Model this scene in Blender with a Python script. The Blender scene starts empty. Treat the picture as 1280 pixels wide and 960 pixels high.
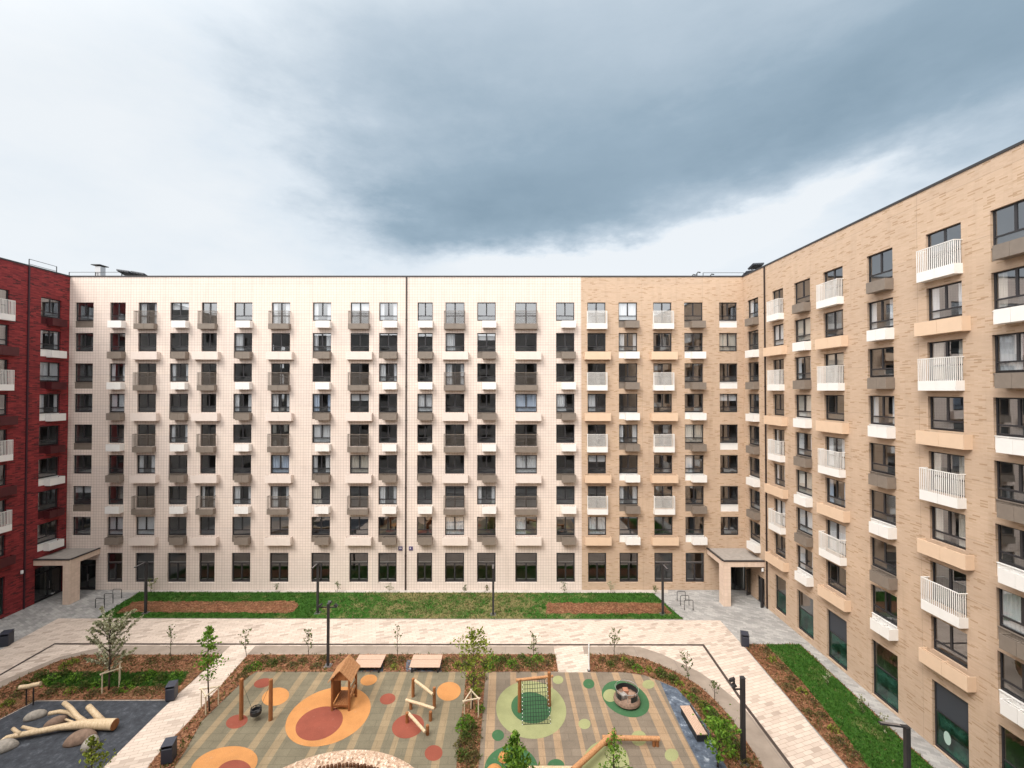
import bpy, bmesh, math, random
from mathutils import Vector, Matrix
from mathutils.geometry import tessellate_polygon
from math import radians, sin, cos, atan2, asin, pi, sqrt

SC = bpy.context.scene
COL = SC.collection
rnd = random.Random(7)

# ------------------------------------------------------------------ camera
EYE, PITCH, F, CX, CY = 19.27, radians(0.84), 540.0, 632.0, 480.0
cam_d = bpy.data.cameras.new('camera')
cam = bpy.data.objects.new('camera', cam_d)
COL.objects.link(cam)
cam.location = (0, 0, EYE)
cam.rotation_euler = (radians(90) + PITCH, 0, 0)
cam_d.sensor_width = 36
cam_d.lens = F / 1280 * 36
cam_d.shift_x = 8 / 1280
cam_d.clip_end = 3000
SC.camera = cam


def ray(px, py):
    a, b = (px - CX) / F, (CY - py) / F
    return Vector((a, cos(PITCH) - b * sin(PITCH), sin(PITCH) + b * cos(PITCH)))


def site(px, py, z=0.0):
    """surveyed ground point: where a sight line of the photograph meets the level z"""
    d = ray(px, py)
    t = (z - EYE) / d.z
    return Vector((d.x * t, d.y * t, z))


def on_y(px, py, Y):
    d = ray(px, py)
    t = Y / d.y
    return Vector((d.x * t, Y, EYE + d.z * t))


# ------------------------------------------------------------------ node helpers
def nn(nt, typ, **kw):
    n = nt.nodes.new(typ)
    for k, v in kw.items():
        if k in n.inputs:
            n.inputs[k].default_value = v
        else:
            setattr(n, k, v)
    return n


def lk(nt, a, b):
    nt.links.new(a, b)


def mth(nt, op, a, b=None, c=None, clamp=False):
    n = nt.nodes.new('ShaderNodeMath')
    n.operation = op
    n.use_clamp = clamp
    for i, v in enumerate((a, b, c)):
        if v is None:
            continue
        if isinstance(v, (int, float)):
            n.inputs[i].default_value = v
        else:
            lk(nt, v, n.inputs[i])
    return n.outputs[0]


def ramp(nt, fac, stops, interp='LINEAR'):
    n = nt.nodes.new('ShaderNodeValToRGB')
    n.color_ramp.interpolation = interp
    el = n.color_ramp.elements
    while len(el) < len(stops):
        el.new(0.5)
    for e, (p, c) in zip(el, stops):
        e.position = p
        e.color = (c[0], c[1], c[2], 1)
    lk(nt, fac, n.inputs[0])
    return n.outputs[0]


# ------------------------------------------------------------------ world: an overcast sky with a slate cloud bank
SUN_AZ, SUN_EL = radians(221), radians(50)      # compass from +Y clockwise: behind the camera, a little to the left
world = bpy.data.worlds.new('World')
SC.world = world
world.use_nodes = True
wt = world.node_tree
wt.nodes.clear()
wout = nn(wt, 'ShaderNodeOutputWorld')
bg = nn(wt, 'ShaderNodeBackground', Strength=0.1)
sky = nn(wt, 'ShaderNodeTexSky', sky_type='NISHITA', sun_disc=False)
sky.sun_elevation, sky.sun_rotation = SUN_EL, SUN_AZ
sky.air_density, sky.dust_density = 1.0, 2.0
tc = nn(wt, 'ShaderNodeTexCoord')
sep = nn(wt, 'ShaderNodeSeparateXYZ')
lk(wt, tc.outputs['Generated'], sep.inputs[0])
az = mth(wt, 'ARCTAN2', sep.outputs[0], sep.outputs[1])
el_ = mth(wt, 'ARCSINE', sep.outputs[2])


def wnoise(scale, detail, rough, stretch=(1, 1, 1), off=(0, 0, 0)):
    m = nn(wt, 'ShaderNodeMapping')
    m.inputs['Scale'].default_value = stretch
    m.inputs['Location'].default_value = off
    lk(wt, tc.outputs['Generated'], m.inputs[0])
    t = nn(wt, 'ShaderNodeTexNoise', Scale=scale, Detail=detail, Roughness=rough)
    lk(wt, m.outputs[0], t.inputs['Vector'])
    return t.outputs[0]


nA = wnoise(2.2, 6, 0.55, (1, 1, 1.9))
nB = wnoise(4.5, 7, 0.6, (1, 1, 2.4), (3.1, 1.7, 0.4))
nC = wnoise(7.0, 8, 0.62, (1, 1, 2.4), (7.1, 2.7, 5.4))
waz = mth(wt, 'ADD', az, mth(wt, 'MULTIPLY', mth(wt, 'SUBTRACT', nB, 0.5), 0.36))
wel = mth(wt, 'ADD', el_, mth(wt, 'MULTIPLY', mth(wt, 'SUBTRACT', nA, 0.5), 0.20))
wel = mth(wt, 'ADD', wel, mth(wt, 'MULTIPLY', mth(wt, 'SUBTRACT', nC, 0.5), 0.07))


def blob(az0, el0, ra, re, tilt, amp, soft=1.0):
    da = mth(wt, 'SUBTRACT', waz, az0)
    de = mth(wt, 'SUBTRACT', wel, el0)
    c, s = cos(tilt), sin(tilt)
    p = mth(wt, 'ADD', mth(wt, 'MULTIPLY', da, c), mth(wt, 'MULTIPLY', de, s))
    q = mth(wt, 'SUBTRACT', mth(wt, 'MULTIPLY', de, c), mth(wt, 'MULTIPLY', da, s))
    p = mth(wt, 'DIVIDE', p, ra)
    q = mth(wt, 'DIVIDE', q, re)
    r2 = mth(wt, 'ADD', mth(wt, 'MULTIPLY', p, p), mth(wt, 'MULTIPLY', q, q))
    g = mth(wt, 'EXPONENT', mth(wt, 'MULTIPLY', r2, -soft))
    return mth(wt, 'MULTIPLY', g, amp)


#          azimuth elevation radii tilt amount   (radians)
BLOBS = [(0.24, 0.430, 0.44, 0.115, 0.04, 0.34),
         (0.02, 0.390, 0.26, 0.075, -0.05, 0.24),
         (0.74, 0.470, 0.40, 0.125, 0.0, 0.32),
         (1.05, 0.46, 0.45, 0.20, 0.0, 0.36),
         (0.45, 0.66, 0.80, 0.24, 0.0, 0.36),
         (-0.05, 0.56, 0.36, 0.20, -0.2, 0.26),
         (-0.34, 0.50, 0.24, 0.16, -0.3, 0.22),
         (-0.22, 0.38, 0.24, 0.07, 0.0, 0.20),
         (0.15, 0.290, 0.24, 0.034, 0.0, -0.70),
         (0.46, 0.300, 0.20, 0.030, 0.10, -0.45),
         (0.66, 0.325, 0.10, 0.026, 0.3, -0.22)]
dark = None
for b in BLOBS:
    v = blob(*b)
    dark = v if dark is None else mth(wt, 'ADD', dark, v)
dark = mth(wt, 'MULTIPLY', dark, mth(wt, 'ADD', 0.74, mth(wt, 'MULTIPLY', nB, 0.5)))
dark = mth(wt, 'ADD', dark, mth(wt, 'MULTIPLY', mth(wt, 'SUBTRACT', nA, 0.42), 0.24))
dark = mth(wt, 'ADD', dark, mth(wt, 'MULTIPLY', mth(wt, 'SUBTRACT', nC, 0.5), 0.19), clamp=True)
cloud = ramp(wt, dark, [(0.0, (0.54, 0.565, 0.585)), (0.16, (0.475, 0.52, 0.56)), (0.38, (0.325, 0.385, 0.44)),
                        (0.64, (0.205, 0.272, 0.330)), (0.97, (0.142, 0.203, 0.255))])
# added fill: unseen sky behind the camera brightened to light the facades
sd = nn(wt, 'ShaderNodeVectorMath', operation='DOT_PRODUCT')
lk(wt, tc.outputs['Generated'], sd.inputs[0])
G_EL = radians(66)                       # fill glow raised above the sun so the lower floors get light
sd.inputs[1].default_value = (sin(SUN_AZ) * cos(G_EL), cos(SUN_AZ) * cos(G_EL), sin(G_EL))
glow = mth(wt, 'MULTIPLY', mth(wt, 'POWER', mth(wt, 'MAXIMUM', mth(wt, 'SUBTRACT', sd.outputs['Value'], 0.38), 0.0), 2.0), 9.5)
low = mth(wt, 'MULTIPLY', mth(wt, 'SUBTRACT', el_, 0.20), 5.0)  # added bright band low behind the camera, for the window reflections
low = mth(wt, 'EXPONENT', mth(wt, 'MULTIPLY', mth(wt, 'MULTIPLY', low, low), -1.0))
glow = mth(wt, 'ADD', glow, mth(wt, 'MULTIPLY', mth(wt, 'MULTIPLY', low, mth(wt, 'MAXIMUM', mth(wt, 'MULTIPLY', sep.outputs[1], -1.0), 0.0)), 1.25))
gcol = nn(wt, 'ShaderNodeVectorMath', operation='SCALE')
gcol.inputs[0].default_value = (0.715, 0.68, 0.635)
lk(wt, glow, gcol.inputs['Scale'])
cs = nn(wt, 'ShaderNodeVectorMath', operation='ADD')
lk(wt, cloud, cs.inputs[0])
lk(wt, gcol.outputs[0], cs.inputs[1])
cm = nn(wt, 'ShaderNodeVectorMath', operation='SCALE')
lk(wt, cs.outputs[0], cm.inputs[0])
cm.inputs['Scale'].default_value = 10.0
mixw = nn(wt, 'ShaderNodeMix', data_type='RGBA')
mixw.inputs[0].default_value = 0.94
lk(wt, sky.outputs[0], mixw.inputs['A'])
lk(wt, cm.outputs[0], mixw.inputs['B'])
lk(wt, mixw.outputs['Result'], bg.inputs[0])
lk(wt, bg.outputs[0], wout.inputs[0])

# ------------------------------------------------------------------ the veiled sun
sl = bpy.data.lights.new('sun', 'SUN')
sl.energy, sl.angle, sl.color = 1.5, radians(24), (1.0, 0.945, 0.87)
sun = bpy.data.objects.new('sun', sl)
COL.objects.link(sun)
sd_ = Vector((sin(SUN_AZ) * cos(SUN_EL), cos(SUN_AZ) * cos(SUN_EL), sin(SUN_EL)))
sun.rotation_euler = sd_.to_track_quat('Z', 'Y').to_euler()
sun.location = (0, -20, 60)

SC.view_settings.view_transform = 'Standard'
SC.view_settings.look = 'None'
SC.view_settings.exposure = 0.72
SC.view_settings.gamma = 1.0
SC.view_settings.use_curve_mapping = False
SC.cycles.max_bounces = 6
SC.cycles.diffuse_bounces = 3
SC.cycles.glossy_bounces = 3
SC.cycles.transparent_max_bounces = 12
SC.cycles.caustics_reflective = False
SC.cycles.caustics_refractive = False
SC.cycles.sample_clamp_indirect = 6.0
SC.cycles.use_denoising = True


# ------------------------------------------------------------------ mesh builder
class MB:
    def __init__(s):
        s.v, s.f, s.m = [], [], []

    def add(s, verts, faces, mi=0):
        o = len(s.v)
        s.v += [tuple(v) for v in verts]
        s.f += [tuple(i + o for i in f) for f in faces]
        s.m += [mi] * len(faces)

    def quad(s, a, b, c, d, mi=0):
        s.add((a, b, c, d), ((0, 1, 2, 3),), mi)

    def box(s, x0, x1, y0, y1, z0, z1, mi=0, M=None):
        vs = [Vector(p) for p in ((x0, y0, z0), (x1, y0, z0), (x1, y1, z0), (x0, y1, z0),
                                  (x0, y0, z1), (x1, y0, z1), (x1, y1, z1), (x0, y1, z1))]
        if M is not None:
            vs = [M @ v for v in vs]
        s.add(vs, ((3, 2, 1, 0), (4, 5, 6, 7), (0, 1, 5, 4), (1, 2, 6, 5), (2, 3, 7, 6), (3, 0, 4, 7)), mi)

    def bar(s, a, b, w, h=None, mi=0):
        """rectangular bar from a to b"""
        a, b = Vector(a), Vector(b)
        d = b - a
        q = d.to_track_quat('X', 'Z').to_matrix().to_4x4()
        M = Matrix.Translation(a) @ q
        h = h or w
        s.box(0, d.length, -w / 2, w / 2, -h / 2, h / 2, mi, M)

    def tube(s, pts, rad, n=10, mi=0, cap=True):
        pts = [Vector(p) for p in pts]
        if not hasattr(rad, '__len__'):
            rad = [rad] * len(pts)
        rings = []
        up = Vector((0, 0, 1))
        for i, p in enumerate(pts):
            t = (pts[min(i + 1, len(pts) - 1)] - pts[max(i - 1, 0)]).normalized()
            ref = up if abs(t.z) < 0.95 else Vector((0, 1, 0))
            x = t.cross(ref).normalized()
            y = x.cross(t).normalized()
            rings.append([p + (x * cos(2 * pi * k / n) + y * sin(2 * pi * k / n)) * rad[i] for k in range(n)])
        vs = [v for r in rings for v in r]
        fs = []
        for i in range(len(pts) - 1):
            for k in range(n):
                fs.append((i * n + k, i * n + (k + 1) % n, (i + 1) * n + (k + 1) % n, (i + 1) * n + k))
        if cap:
            fs.append(tuple(range(n - 1, -1, -1)))
            fs.append(tuple((len(pts) - 1) * n + k for k in range(n)))
        s.add(vs, fs, mi)

    def prism(s, poly, z0, z1, mi=0, side_mi=None, bottom=False):
        """flat or extruded polygon with vertical sides; poly = list of (x, y)"""
        n = len(poly)
        area = sum(poly[i][0] * poly[(i + 1) % n][1] - poly[(i + 1) % n][0] * poly[i][1] for i in range(n))
        if area < 0:
            poly = poly[::-1]
        tri = tessellate_polygon([[Vector((p[0], p[1], 0)) for p in poly]])
        fs = []
        for t in tri:
            a, b, c = (Vector((poly[i][0], poly[i][1])) for i in t)
            cr = (b.x - a.x) * (c.y - a.y) - (b.y - a.y) * (c.x - a.x)
            fs.append(tuple(t) if cr > 0 else tuple(t)[::-1])
        s.add([(p[0], p[1], z1) for p in poly], fs, mi)
        if z0 < z1:
            for i in range(n):
                a, b = poly[i], poly[(i + 1) % n]
                s.quad((a[0], a[1], z0), (b[0], b[1], z0), (b[0], b[1], z1), (a[0], a[1], z1), mi if side_mi is None else side_mi)
            if bottom:
                s.add([(p[0], p[1], z0) for p in poly], [f[::-1] for f in fs], mi)

    def lathe(s, prof, n=24, mi=0, c=(0, 0, 0)):
        vs, fs = [], []
        for r, z in prof:
            for k in range(n):
                vs.append((c[0] + r * cos(2 * pi * k / n), c[1] + r * sin(2 * pi * k / n), c[2] + z))
        for i in range(len(prof) - 1):
            for k in range(n):
                fs.append((i * n + k, i * n + (k + 1) % n, (i + 1) * n + (k + 1) % n, (i + 1) * n + k))
        s.add(vs, fs, mi)

    def mesh(s, name, mats, smooth=False):
        me = bpy.data.meshes.new(name)
        me.from_pydata(s.v, [], s.f)
        for m in (mats if isinstance(mats, (list, tuple)) else [mats]):
            me.materials.append(m)
        if any(s.m):
            me.polygons.foreach_set('material_index', s.m)
        if smooth:
            me.polygons.foreach_set('use_smooth', [True] * len(me.polygons))
        me.update()
        return me

    def build(s, name, mats, parent=None, smooth=False):
        return link(name, s.mesh(name, mats, smooth), parent)


def link(name, data, parent=None):
    o = bpy.data.objects.new(name, data)
    COL.objects.link(o)
    if parent is not None:
        o.parent = parent
    return o


def tag(o, label=None, cat=None, group=None, kind=None):
    for k, v in (('label', label), ('category', cat), ('group', group), ('kind', kind)):
        if v:
            o[k] = v
    return o


def thing(name, label, cat, loc=(0, 0, 0), rz=0.0, group=None):
    o = bpy.data.objects.new(name, None)
    o.empty_display_size = 0.2
    COL.objects.link(o)
    o.location = loc
    o.rotation_euler = (0, 0, rz)
    return tag(o, label, cat, group)


def copy_tree(o, parent=None):
    c = o.copy()
    COL.objects.link(c)
    c.parent = parent
    for ch in list(o.children):
        copy_tree(ch, c)
    return c


def bevel(o, w, seg=1):
    m = o.modifiers.new('bevel', 'BEVEL')
    m.width, m.segments, m.limit_method = w, seg, 'ANGLE'
    return o


# ------------------------------------------------------------------ materials
def mat(name, col, rough=0.7, metal=0.0, spec=0.5, noise=0.0, nscale=6.0, bump=0.0, bscale=40.0):
    m = bpy.data.materials.new(name)
    m.use_nodes = True
    nt = m.node_tree
    p = nt.nodes['Principled BSDF']
    p.inputs['Base Color'].default_value = (*col, 1)
    p.inputs['Roughness'].default_value = rough
    p.inputs['Metallic'].default_value = metal
    p.inputs['Specular IOR Level'].default_value = spec
    t = nn(nt, 'ShaderNodeTexCoord')
    if noise:
        n = nn(nt, 'ShaderNodeTexNoise', Scale=nscale, Detail=5.0, Roughness=0.6)
        lk(nt, t.outputs['Object'], n.inputs['Vector'])
        c = ramp(nt, n.outputs[0], [(0.25, [x * (1 - noise) for x in col]), (0.75, [min(1, x * (1 + noise)) for x in col])])
        lk(nt, c, p.inputs['Base Color'])
    if bump:
        n = nn(nt, 'ShaderNodeTexNoise', Scale=bscale, Detail=4.0)
        lk(nt, t.outputs['Object'], n.inputs['Vector'])
        b = nn(nt, 'ShaderNodeBump', Strength=bump, Distance=0.02)
        lk(nt, n.outputs[0], b.inputs['Height'])
        lk(nt, b.outputs[0], p.inputs['Normal'])
    return m


def wall_coords(nt):
    """x along the wall, z up -> texture x, y (metres)"""
    t = nn(nt, 'ShaderNodeTexCoord')
    s = nn(nt, 'ShaderNodeSeparateXYZ')
    lk(nt, t.outputs['Object'], s.inputs[0])
    c = nn(nt, 'ShaderNodeCombineXYZ')
    lk(nt, mth(nt, 'ADD', s.outputs[0], s.outputs[1]), c.inputs[0])
    lk(nt, s.outputs[2], c.inputs[1])
    return c.outputs[0]


def brick_tex(nt, vec, bw, rh, mortar, off=0.5, c1=(0, 0, 0), c2=(1, 1, 1), cm=(0.5, 0.5, 0.5)):
    b = nn(nt, 'ShaderNodeTexBrick', offset=off, Scale=1.0)
    b.inputs['Color1'].default_value = (*c1, 1)
    b.inputs['Color2'].default_value = (*c2, 1)
    b.inputs['Mortar'].default_value = (*cm, 1)
    b.inputs['Mortar Size'].default_value = mortar
    b.inputs['Mortar Smooth'].default_value = 0.2
    b.inputs['Brick Width'].default_value = bw
    b.inputs['Row Height'].default_value = rh
    lk(nt, vec, b.inputs['Vector'])
    return b


def mixc(nt, fac, a, b, typ='MIX'):
    n = nn(nt, 'ShaderNodeMix', data_type='RGBA', blend_type=typ)
    for sock, v in ((n.inputs[0], fac), (n.inputs['A'], a), (n.inputs['B'], b)):
        if isinstance(v, (int, float)):
            sock.default_value = v
        elif isinstance(v, (tuple, list)):
            sock.default_value = (*v, 1)
        else:
            lk(nt, v, sock)
    return n.outputs['Result']


def noise_fac(nt, vec, scale, detail=4.0, rough=0.6):
    n = nn(nt, 'ShaderNodeTexNoise', Scale=scale, Detail=detail, Roughness=rough)
    if vec is not None:
        lk(nt, vec, n.inputs['Vector'])
    return n.outputs[0]


def brick_mat(name, stops, mortar_c, bw, rh, ms, patch=0.10, joints=True, joint_c=0.72):
    m = bpy.data.materials.new(name)
    m.use_nodes = True
    nt = m.node_tree
    p = nt.nodes['Principled BSDF']
    p.inputs['Roughness'].default_value = 0.82
    v = wall_coords(nt)
    b = brick_tex(nt, v, bw, rh, ms)
    c = ramp(nt, b.outputs['Color'], stops)
    n = noise_fac(nt, v, 0.35, 5.0)
    c = mixc(nt, 1.0, c, ramp(nt, n, [(0.3, [1 - patch] * 3), (0.7, [1.0] * 3)]), 'MULTIPLY')
    c = mixc(nt, mth(nt, 'MULTIPLY', b.outputs['Fac'], 0.8), c, mortar_c)
    if joints:
        j = brick_tex(nt, v, 5.93, 2.966, 0.011, 0.0)
        tone = ramp(nt, j.outputs['Color'], [(0, (.955, .955, .96)), (1, (1.02, 1.015, 1.0))])
        c = mixc(nt, 1.0, c, tone, 'MULTIPLY')
        mp = nn(nt, 'ShaderNodeMapping')
        mp.inputs['Scale'].default_value = (1.9, 0.10, 1)
        lk(nt, v, mp.inputs[0])
        st = noise_fac(nt, mp.outputs[0], 1.0, 6.0, .65)
        c = mixc(nt, 1.0, c, ramp(nt, st, [(.52, (1, 1, 1)), (.80, (.86, .85, .84))]), 'MULTIPLY')
        c = mixc(nt, j.outputs['Fac'], c, mixc(nt, 1.0, c, [joint_c] * 3, 'MULTIPLY'))
    lk(nt, c, p.inputs['Base Color'])
    bp = nn(nt, 'ShaderNodeBump', Strength=0.35, Distance=0.008, invert=True)
    lk(nt, b.outputs['Fac'], bp.inputs['Height'])
    lk(nt, bp.outputs[0], p.inputs['Normal'])
    return m


M = {}
M['tan'] = brick_mat('tan_brick', [(0.0, (0.42, 0.275, 0.17)), (0.07, (0.46, 0.32, 0.21)), (0.10, (0.54, 0.385, 0.27)), (0.25, (0.56, 0.41, 0.30)),
                                   (0.6, (0.58, 0.426, 0.314)), (1.0, (0.605, 0.45, 0.335))], (0.53, 0.385, 0.26), 0.35, 0.068, 0.005)
M['red'] = brick_mat('red_brick', [(0.0, (0.05, 0.012, 0.014)), (0.12, (0.09, 0.016, 0.018)), (0.22, (0.20, 0.018, 0.023)),
                                   (0.6, (0.25, 0.026, 0.030)), (1.0, (0.35, 0.040, 0.040))], (0.23, 0.030, 0.032), 0.42, 0.085, 0.006, 0.2)
M['cream'] = brick_mat('cream_tile', [(0.0, (0.785, 0.67, 0.60)), (0.5, (0.80, 0.687, 0.616)), (1.0, (0.815, 0.70, 0.63))],
                       (0.42, 0.325, 0.28), 0.26, 0.26, 0.0125, 0.04, True, 0.62)
# the tiles of the cream wall are stacked, not bonded
for n in M['cream'].node_tree.nodes:
    if n.type == 'TEX_BRICK':
        n.offset = 0.0
M['frame'] = mat('window_frame_grey', (0.030, 0.029, 0.033), 0.45)
M['brown'] = mat('brown_sheet_metal', (0.215, 0.178, 0.148), 0.5, 0.0, 0.5, 0.10, 3.0)
M['white'] = mat('white_sheet_metal', (0.82, 0.80, 0.775), 0.5, 0.0, 0.5, 0.03, 3.0)
M['creampanel'] = mat('cream_sheet_metal', (0.76, 0.66, 0.60), 0.5, 0.0, 0.5, 0.03, 3.0)
M['peach'] = mat('peach_sheet_metal', (0.72, 0.53, 0.38), 0.5, 0.0, 0.5, 0.03, 3.0)
M['darkred'] = mat('dark_red_sheet_metal', (0.075, 0.012, 0.015), 0.5, 0.0, 0.5, 0.1, 3.0)
M['coping'] = mat('dark_coping', (0.035, 0.032, 0.034), 0.5)
M['pipe'] = mat('dark_brown_pipe', (0.030, 0.018, 0.016), 0.6)
M['pipered'] = mat('plum_pipe', (0.045, 0.012, 0.02), 0.6)
M['room'] = mat('room_plaster', (0.34, 0.335, 0.325), 0.9)
M['roofing'] = mat('roofing_felt', (0.17, 0.16, 0.15), 0.95, 0, 0.3, 0.2, 1.0)
M['canopyroof'] = mat('canopy_roofing', (0.30, 0.27, 0.245), 0.95, 0, 0.3, 0.15, 3.0)
M['black'] = mat('black_steel', (0.020, 0.020, 0.022), 0.5)
M['lampgrey'] = mat('anthracite_paint', (0.022, 0.022, 0.025), 0.5)
M['steel'] = mat('brushed_steel', (0.45, 0.45, 0.46), 0.35, 0.9)
M['darkblue'] = mat('navy_bin_paint', (0.028, 0.032, 0.048), 0.5)
M['whitepaint'] = mat('white_paint', (0.82, 0.82, 0.82), 0.5)
M['louvre'] = mat('louvre_blue_grey', (0.045, 0.052, 0.066), 0.55)


def cloth_mat(name, col):
    m = mat(name, col, 0.9)
    p = m.node_tree.nodes['Principled BSDF']
    p.inputs['Subsurface Weight'].default_value = 0.0
    return m


M['curtain'] = cloth_mat('white_curtain', (0.84, 0.85, 0.88))
M['curtainblue'] = cloth_mat('blue_white_curtain', (0.62, 0.72, 0.88))
M['curtaintan'] = cloth_mat('beige_curtain', (0.72, 0.66, 0.58))


def glass_mat(name, tint, refl, dirt_sheen=0.0):
    m = bpy.data.materials.new(name)
    m.use_nodes = True
    nt = m.node_tree
    nt.nodes.clear()
    out = nn(nt, 'ShaderNodeOutputMaterial')
    tr = nn(nt, 'ShaderNodeBsdfTransparent')
    tr.inputs[0].default_value = (*tint, 1)
    gl = nn(nt, 'ShaderNodeBsdfGlossy', Roughness=0.0)
    gl.inputs[0].default_value = (0.93, 0.96, 1.0, 1)
    g = nn(nt, 'ShaderNodeNewGeometry')
    dp = nn(nt, 'ShaderNodeVectorMath', operation='DOT_PRODUCT')
    lk(nt, g.outputs['Normal'], dp.inputs[0])
    lk(nt, g.outputs['Incoming'], dp.inputs[1])
    c1 = mth(nt, 'SUBTRACT', 1.0, mth(nt, 'ABSOLUTE', dp.outputs['Value']))
    fr = mth(nt, 'MULTIPLY', mth(nt, 'POWER', c1, 5.0), 0.9)          # the same from either side of the pane
    f = mth(nt, 'ADD', fr, refl + 0.04, clamp=True)
    mx = nn(nt, 'ShaderNodeMixShader')
    lk(nt, f, mx.inputs[0])
    lk(nt, tr.outputs[0], mx.inputs[1])
    lk(nt, gl.outputs[0], mx.inputs[2])
    last = mx.outputs[0]
    if dirt_sheen:
        df = nn(nt, 'ShaderNodeBsdfDiffuse')
        df.inputs[0].default_value = (0.06, 0.20, 0.145, 1) if 'green' in name else (0.30, 0.31, 0.32, 1)
        t = nn(nt, 'ShaderNodeTexCoord')
        nz = noise_fac(nt, t.outputs['Object'], 1.6, 6.0)
        dm = nn(nt, 'ShaderNodeMixShader')
        lk(nt, mth(nt, 'MULTIPLY', ramp(nt, nz, [(0.35, (0, 0, 0)), (0.8, (1, 1, 1))]), dirt_sheen), dm.inputs[0])
        lk(nt, last, dm.inputs[1])
        lk(nt, df.outputs[0], dm.inputs[2])
        last = dm.outputs[0]
    lk(nt, last, out.inputs[0])
    return m


M['glass'] = glass_mat('window_glass', (0.86, 0.88, 0.89), 0.21)
M['lowglass'] = glass_mat('lower_guard_glass', (0.75, 0.78, 0.79), 0.19, 0.20)  # grey mixed into the colour, standing for the guard glass reflection
M['shopglass'] = glass_mat('dusty_green_glass', (0.08, 0.24, 0.18), 0.05, 0.55)
M['shopclear'] = glass_mat('ground_floor_glass', (0.55, 0.57, 0.56), 0.07)
M['doorglass'] = glass_mat('entrance_glass', (0.35, 0.38, 0.38), 0.10)

# ------------------------------------------------------------------ the four sides of the court
XL, XR, D, YB = -42.5, 23.16, 42.0, -1.0
ROOF = on_y(632, 346.3, D).z
ZT = [on_y(632, y, D).z for y in (378, 416.2, 454.2, 492.2, 530.6, 568.9, 607.6, 646.0, 690.0)]   # window heads, top row first
WH = 1.80
ux = lambda px: on_y(px, 400, D).x                     # a column read off the far wall


def cells(rects, L, z0, z1):
    xs = sorted({0.0, L, *[r[0] for r in rects], *[r[1] for r in rects]})
    zs = sorted({z0, z1, *[r[2] for r in rects], *[r[3] for r in rects]})
    return xs, zs


def wall_mesh(name, L, z0, z1, rects, m, reveal=0.24, u_start=0.0):
    xs = sorted({u_start, L, *[r[0] for r in rects], *[r[1] for r in rects]})
    mb = MB()
    xs2 = []
    for a in xs:
        if not xs2 or a - xs2[-1] > 1e-4:
            xs2.append(a)
    for a, b in zip(xs2, xs2[1:]):
        mid = (a + b) / 2
        hs = sorted([(r[2], r[3]) for r in rects if r[0] < mid < r[1]])
        z = z0
        for h0, h1 in hs + [(z1, z1)]:
            if h0 - z > 1e-4:
                mb.quad((a, 0, z), (b, 0, z), (b, 0, h0), (a, 0, h0))
            z = max(z, h1)
    for a, b, c, d in rects:
        mb.quad((a, 0, c), (a, 0, d), (a, reveal, d), (a, reveal, c))
        mb.quad((b, 0, d), (b, 0, c), (b, reveal, c), (b, reveal, d))
        mb.quad((a, 0, d), (b, 0, d), (b, reveal, d), (a, reveal, d))
        mb.quad((b, 0, c), (a, 0, c), (a, reveal, c), (b, reveal, c))
    return mb


MESH = {}


def cached(key, fn):
    if key not in MESH:
        MESH[key] = fn()
    return MESH[key]


FY0, FY1, PY = 0.13, 0.20, 0.165        # frame and pane depth behind the wall face


def frame_mesh(w, h, kind):
    def mk():
        mb = MB()
        t = 0.11 if kind == 'S' else 0.07

        def fb(x0, x1, z0, z1, y0=FY0, y1=FY1, mi=0):
            mb.box(x0, x1, y0, y1, z0, z1, mi)
        fb(0, t, 0, h)
        fb(w - t, w, 0, h)
        fb(t, w - t, 0, t)
        fb(t, w - t, h - t, h)
        if kind == 'T':
            zt = h * 0.275
            fb(t, w - t, zt - 0.035, zt + 0.045)
            fb(w / 2 - 0.055, w / 2 + 0.055, zt + 0.045, h - t)
            fb(t, w - t, t, t + 0.04, FY0 - 0.05, FY0 + 0.01)
        elif kind == 'D':
            fb(w / 2 - 0.06, w / 2 + 0.06, t, h - t)
            fb(t, w / 2 - 0.06, 0.78, 0.86)
            fb(w / 2 + 0.06, w - t, 0.78, 0.86)
        elif kind == 'S':
            zt = h * 0.665
            fb(t, w - t, zt - 0.12, zt)
            fb(t + 0.03, w - t - 0.03, zt, zt + 0.06, FY0 - 0.01, FY1, 1)
            fb(w / 2 - 0.07, w / 2 + 0.07, t, zt - 0.12)
            fb(t, w - t, t, t + 0.13)
            fb(t + 0.1, w / 2 - 0.1, t + 0.16, t + 0.20, FY0, FY1, 1)
            fb(w / 2 + 0.1, w - t - 0.1, t + 0.16, t + 0.20, FY0, FY1, 1)
        elif kind in ('G', 'L'):
            zt = h * 0.55
            fb(t, w - t, zt - 0.03, zt + 0.03)
            fb(t, w - t, t, t + 0.05, FY0 - 0.06, FY1)
        return mb.mesh('window_frame', [M['frame'], M['steel']])
    return cached(('frame', round(w, 3), round(h, 3), kind), mk)


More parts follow.
